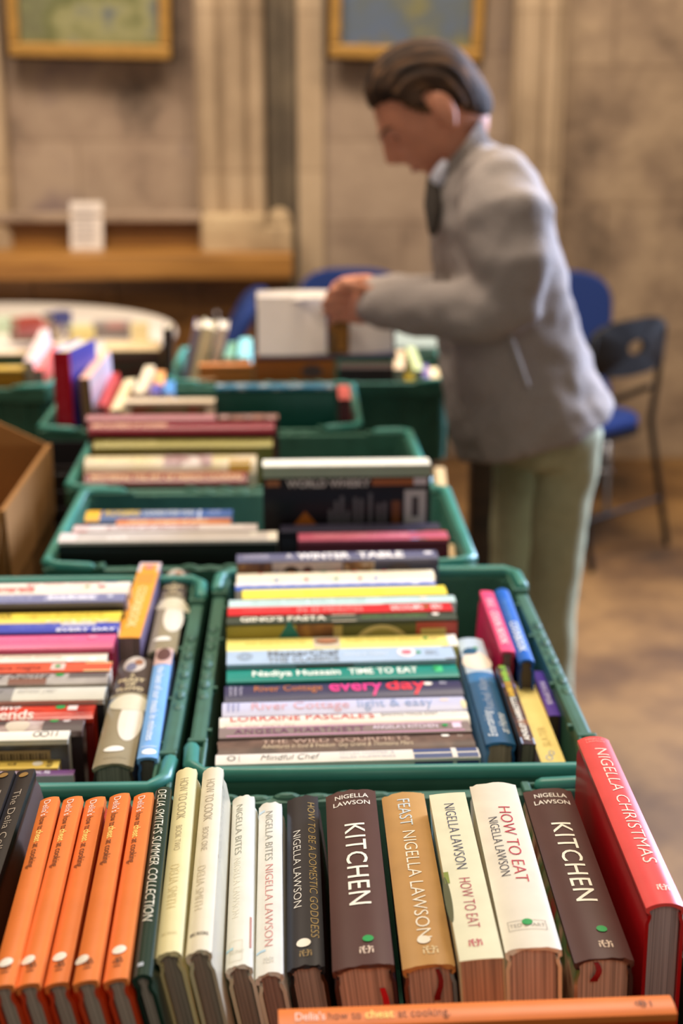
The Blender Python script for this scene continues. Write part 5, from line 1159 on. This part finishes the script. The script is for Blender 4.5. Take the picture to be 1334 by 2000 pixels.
# sleeve cuffs, side pocket seam, front edge, standing collar
def band(name, ring_a, ring_b, m):
    bm = bmesh.new(); loft(bm, [ring_a, ring_b], caps=False)
    bmesh.ops.solidify(bm, geom=bm.faces[:], thickness=.006)
    return pobj(name, bm, m)
DARK = plain((66, 58, 52), .9, .1, 120)
bm = bmesh.new()
cr = [fbring((843, 405), (966, 300), .098), fbring((838, 375), (950, 262), .086), fbring((840, 345), (938, 226), .078)]
loft(bm, cr, caps=False); bmesh.ops.solidify(bm, geom=bm.faces[:], thickness=.011); pobj('collar', bm, TW)
bm = bmesh.new(); tube(bm, [pp(846, 352, 2.80), pp(846, 400, 2.765), pp(846, 450, 2.745)], [.013, .018, .010], 12); pobj('collar_lining', bm, DARK)
bm = bmesh.new(); tube(bm, [pp(866, 322, 2.79), pp(856, 346, 2.785), pp(848, 374, 2.795)], [.010, .016, .008], 12); pobj('shirt_collar', bm, plain((206, 204, 216), .8))
bm = bmesh.new(); tube(bm, [pp(996, 652, 2.648), pp(1012, 700, 2.638), pp(1030, 752, 2.634)], .0045, 8); pobj('pocket_seam', bm, plain((170, 162, 158), .9))
# -- trousers
TR = plain((168, 166, 134), .85, .08, 50)
bm = bmesh.new()
loft(bm, [fbring((905, 790), (1150, 760), .17), fbring((950, 860), (1165, 835), .17), fbring((972, 895), (1150, 875), .15)])
tube(bm, [pp(1100, 850, NL), pp(1104, 930, NL), pp(1092, 1030, NL), pp(1082, 1130, NL), pp(1070, 1250, NL), pp(1068, 1420, NL), pp(1064, 1590, NL)], [.082, .066, .056, .052, .056, .058, .060], 24)
tube(bm, [pp(1034, 860, FL), pp(1022, 940, FL), pp(1012, 1040, FL), pp(1008, 1150, FL), pp(1014, 1250, FL), pp(1018, 1400, FL), pp(1014, 1530, FL)], [.082, .070, .060, .062, .058, .058, .060], 24)
pobj('trousers', bm, TR, .009, 5, (.014, .10))
for (a, Y) in ((pp(1060, 1620, NL), NL), (pp(1010, 1550, FL), FL)):
    bm = bmesh.new()
    x = a.x
    rr_ = [((x + .06, Y, .045), .036, .044), ((x + .03, Y, .05), .042, .049), ((x - .03, Y, .045), .040, .043), ((x - .10, Y, .034), .046, .032), ((x - .165, Y, .026), .034, .022), ((x - .185, Y, .02), .015, .012)]
    loft(bm, [ring(c_, YV, Vector((0, 0, 1)), a_, b_, 20, 2.6) for c_, a_, b_ in rr_])
    pobj('shoe', bm, plain((60, 48, 40), .5))

# ------------------------------------------------------------------ the open book in the person's hands
b0 = at_y(640, 690, 3.0)
t = thing('open_book', 'large open book held up by the person above the dark crate', 'book', b0)
PG = plain((226, 214, 204), .7, .03, 20)
def leafblock(name, x0, x1, ang, th, h, m, y0=0.0, bow=.012, tilt=18):
    """a fan of pages hinged at the gutter, standing on its foot, bowed and tilted back"""
    bm = bmesh.new(); n = 10; ca = math.cos(R(ang)); sa = math.sin(R(ang)); ct, st = math.cos(R(tilt)), math.sin(R(tilt))
    F, B = [], []
    for k in range(n + 1):
        q = k / n; w = x0 + (x1 - x0) * q
        y = sa * abs(w) - bow * math.sin(math.pi * q)
        for rows_, off in ((F, 0), (B, th)):
            rows_.append([Vector((w * ca, y + y0 + off + z * st, z * ct)) for z in (0, h * .5, h)])
    lo = []
    for k in range(n + 1): lo.append(F[k] + B[k][::-1])
    loft(bm, lo)
    return obj(name, bm, m, t, False)
leafblock('page_block', -.002, -.150, -8, .014, .125, PG)
leafblock('page_block', .002, .142, 8, .012, .118, plain((206, 196, 190), .7, .03, 20))  # right pages: shade of the half angled away is put into their greyer colour
leafblock('picture_page', .0, .046, 4, .001, .112, picture([(90, 60, 24), (130, 90, 40), (60, 44, 24), (110, 84, 50)], 40), -.012)
leafblock('cover', -.002, -.156, -8, .003, .128, plain((46, 44, 66), .4), .0155)
leafblock('cover', .002, .148, 8, .003, .122, plain((46, 44, 66), .4), .0135)
bm = bmesh.new()                                                # a turning leaf lifted towards the hand
rg = []
for k in range(9):
    q = k / 8; x = -.150 + .205 * q
    rg.append([Vector((x, .012 + .02 * math.sin(math.pi * q) - .05 * q, .095 + .028 * q + .006 * math.sin(math.pi * q))), Vector((x, .034 + .02 * math.sin(math.pi * q) - .05 * q, .128 + .006 * q)),
               Vector((x, .0345 + .02 * math.sin(math.pi * q) - .05 * q, .1275 + .006 * q)), Vector((x, .0125 + .02 * math.sin(math.pi * q) - .05 * q, .0945 + .028 * q + .006 * math.sin(math.pi * q)))])
loft(bm, rg); obj('turning_leaf', bm, PG, t)
bm = bmesh.new(); box(bm, -.150, .148, -.028, .02, -.008, -.0005); bevelled(bm, .003); obj('lower_board', bm, plain((46, 44, 66), .35), t)
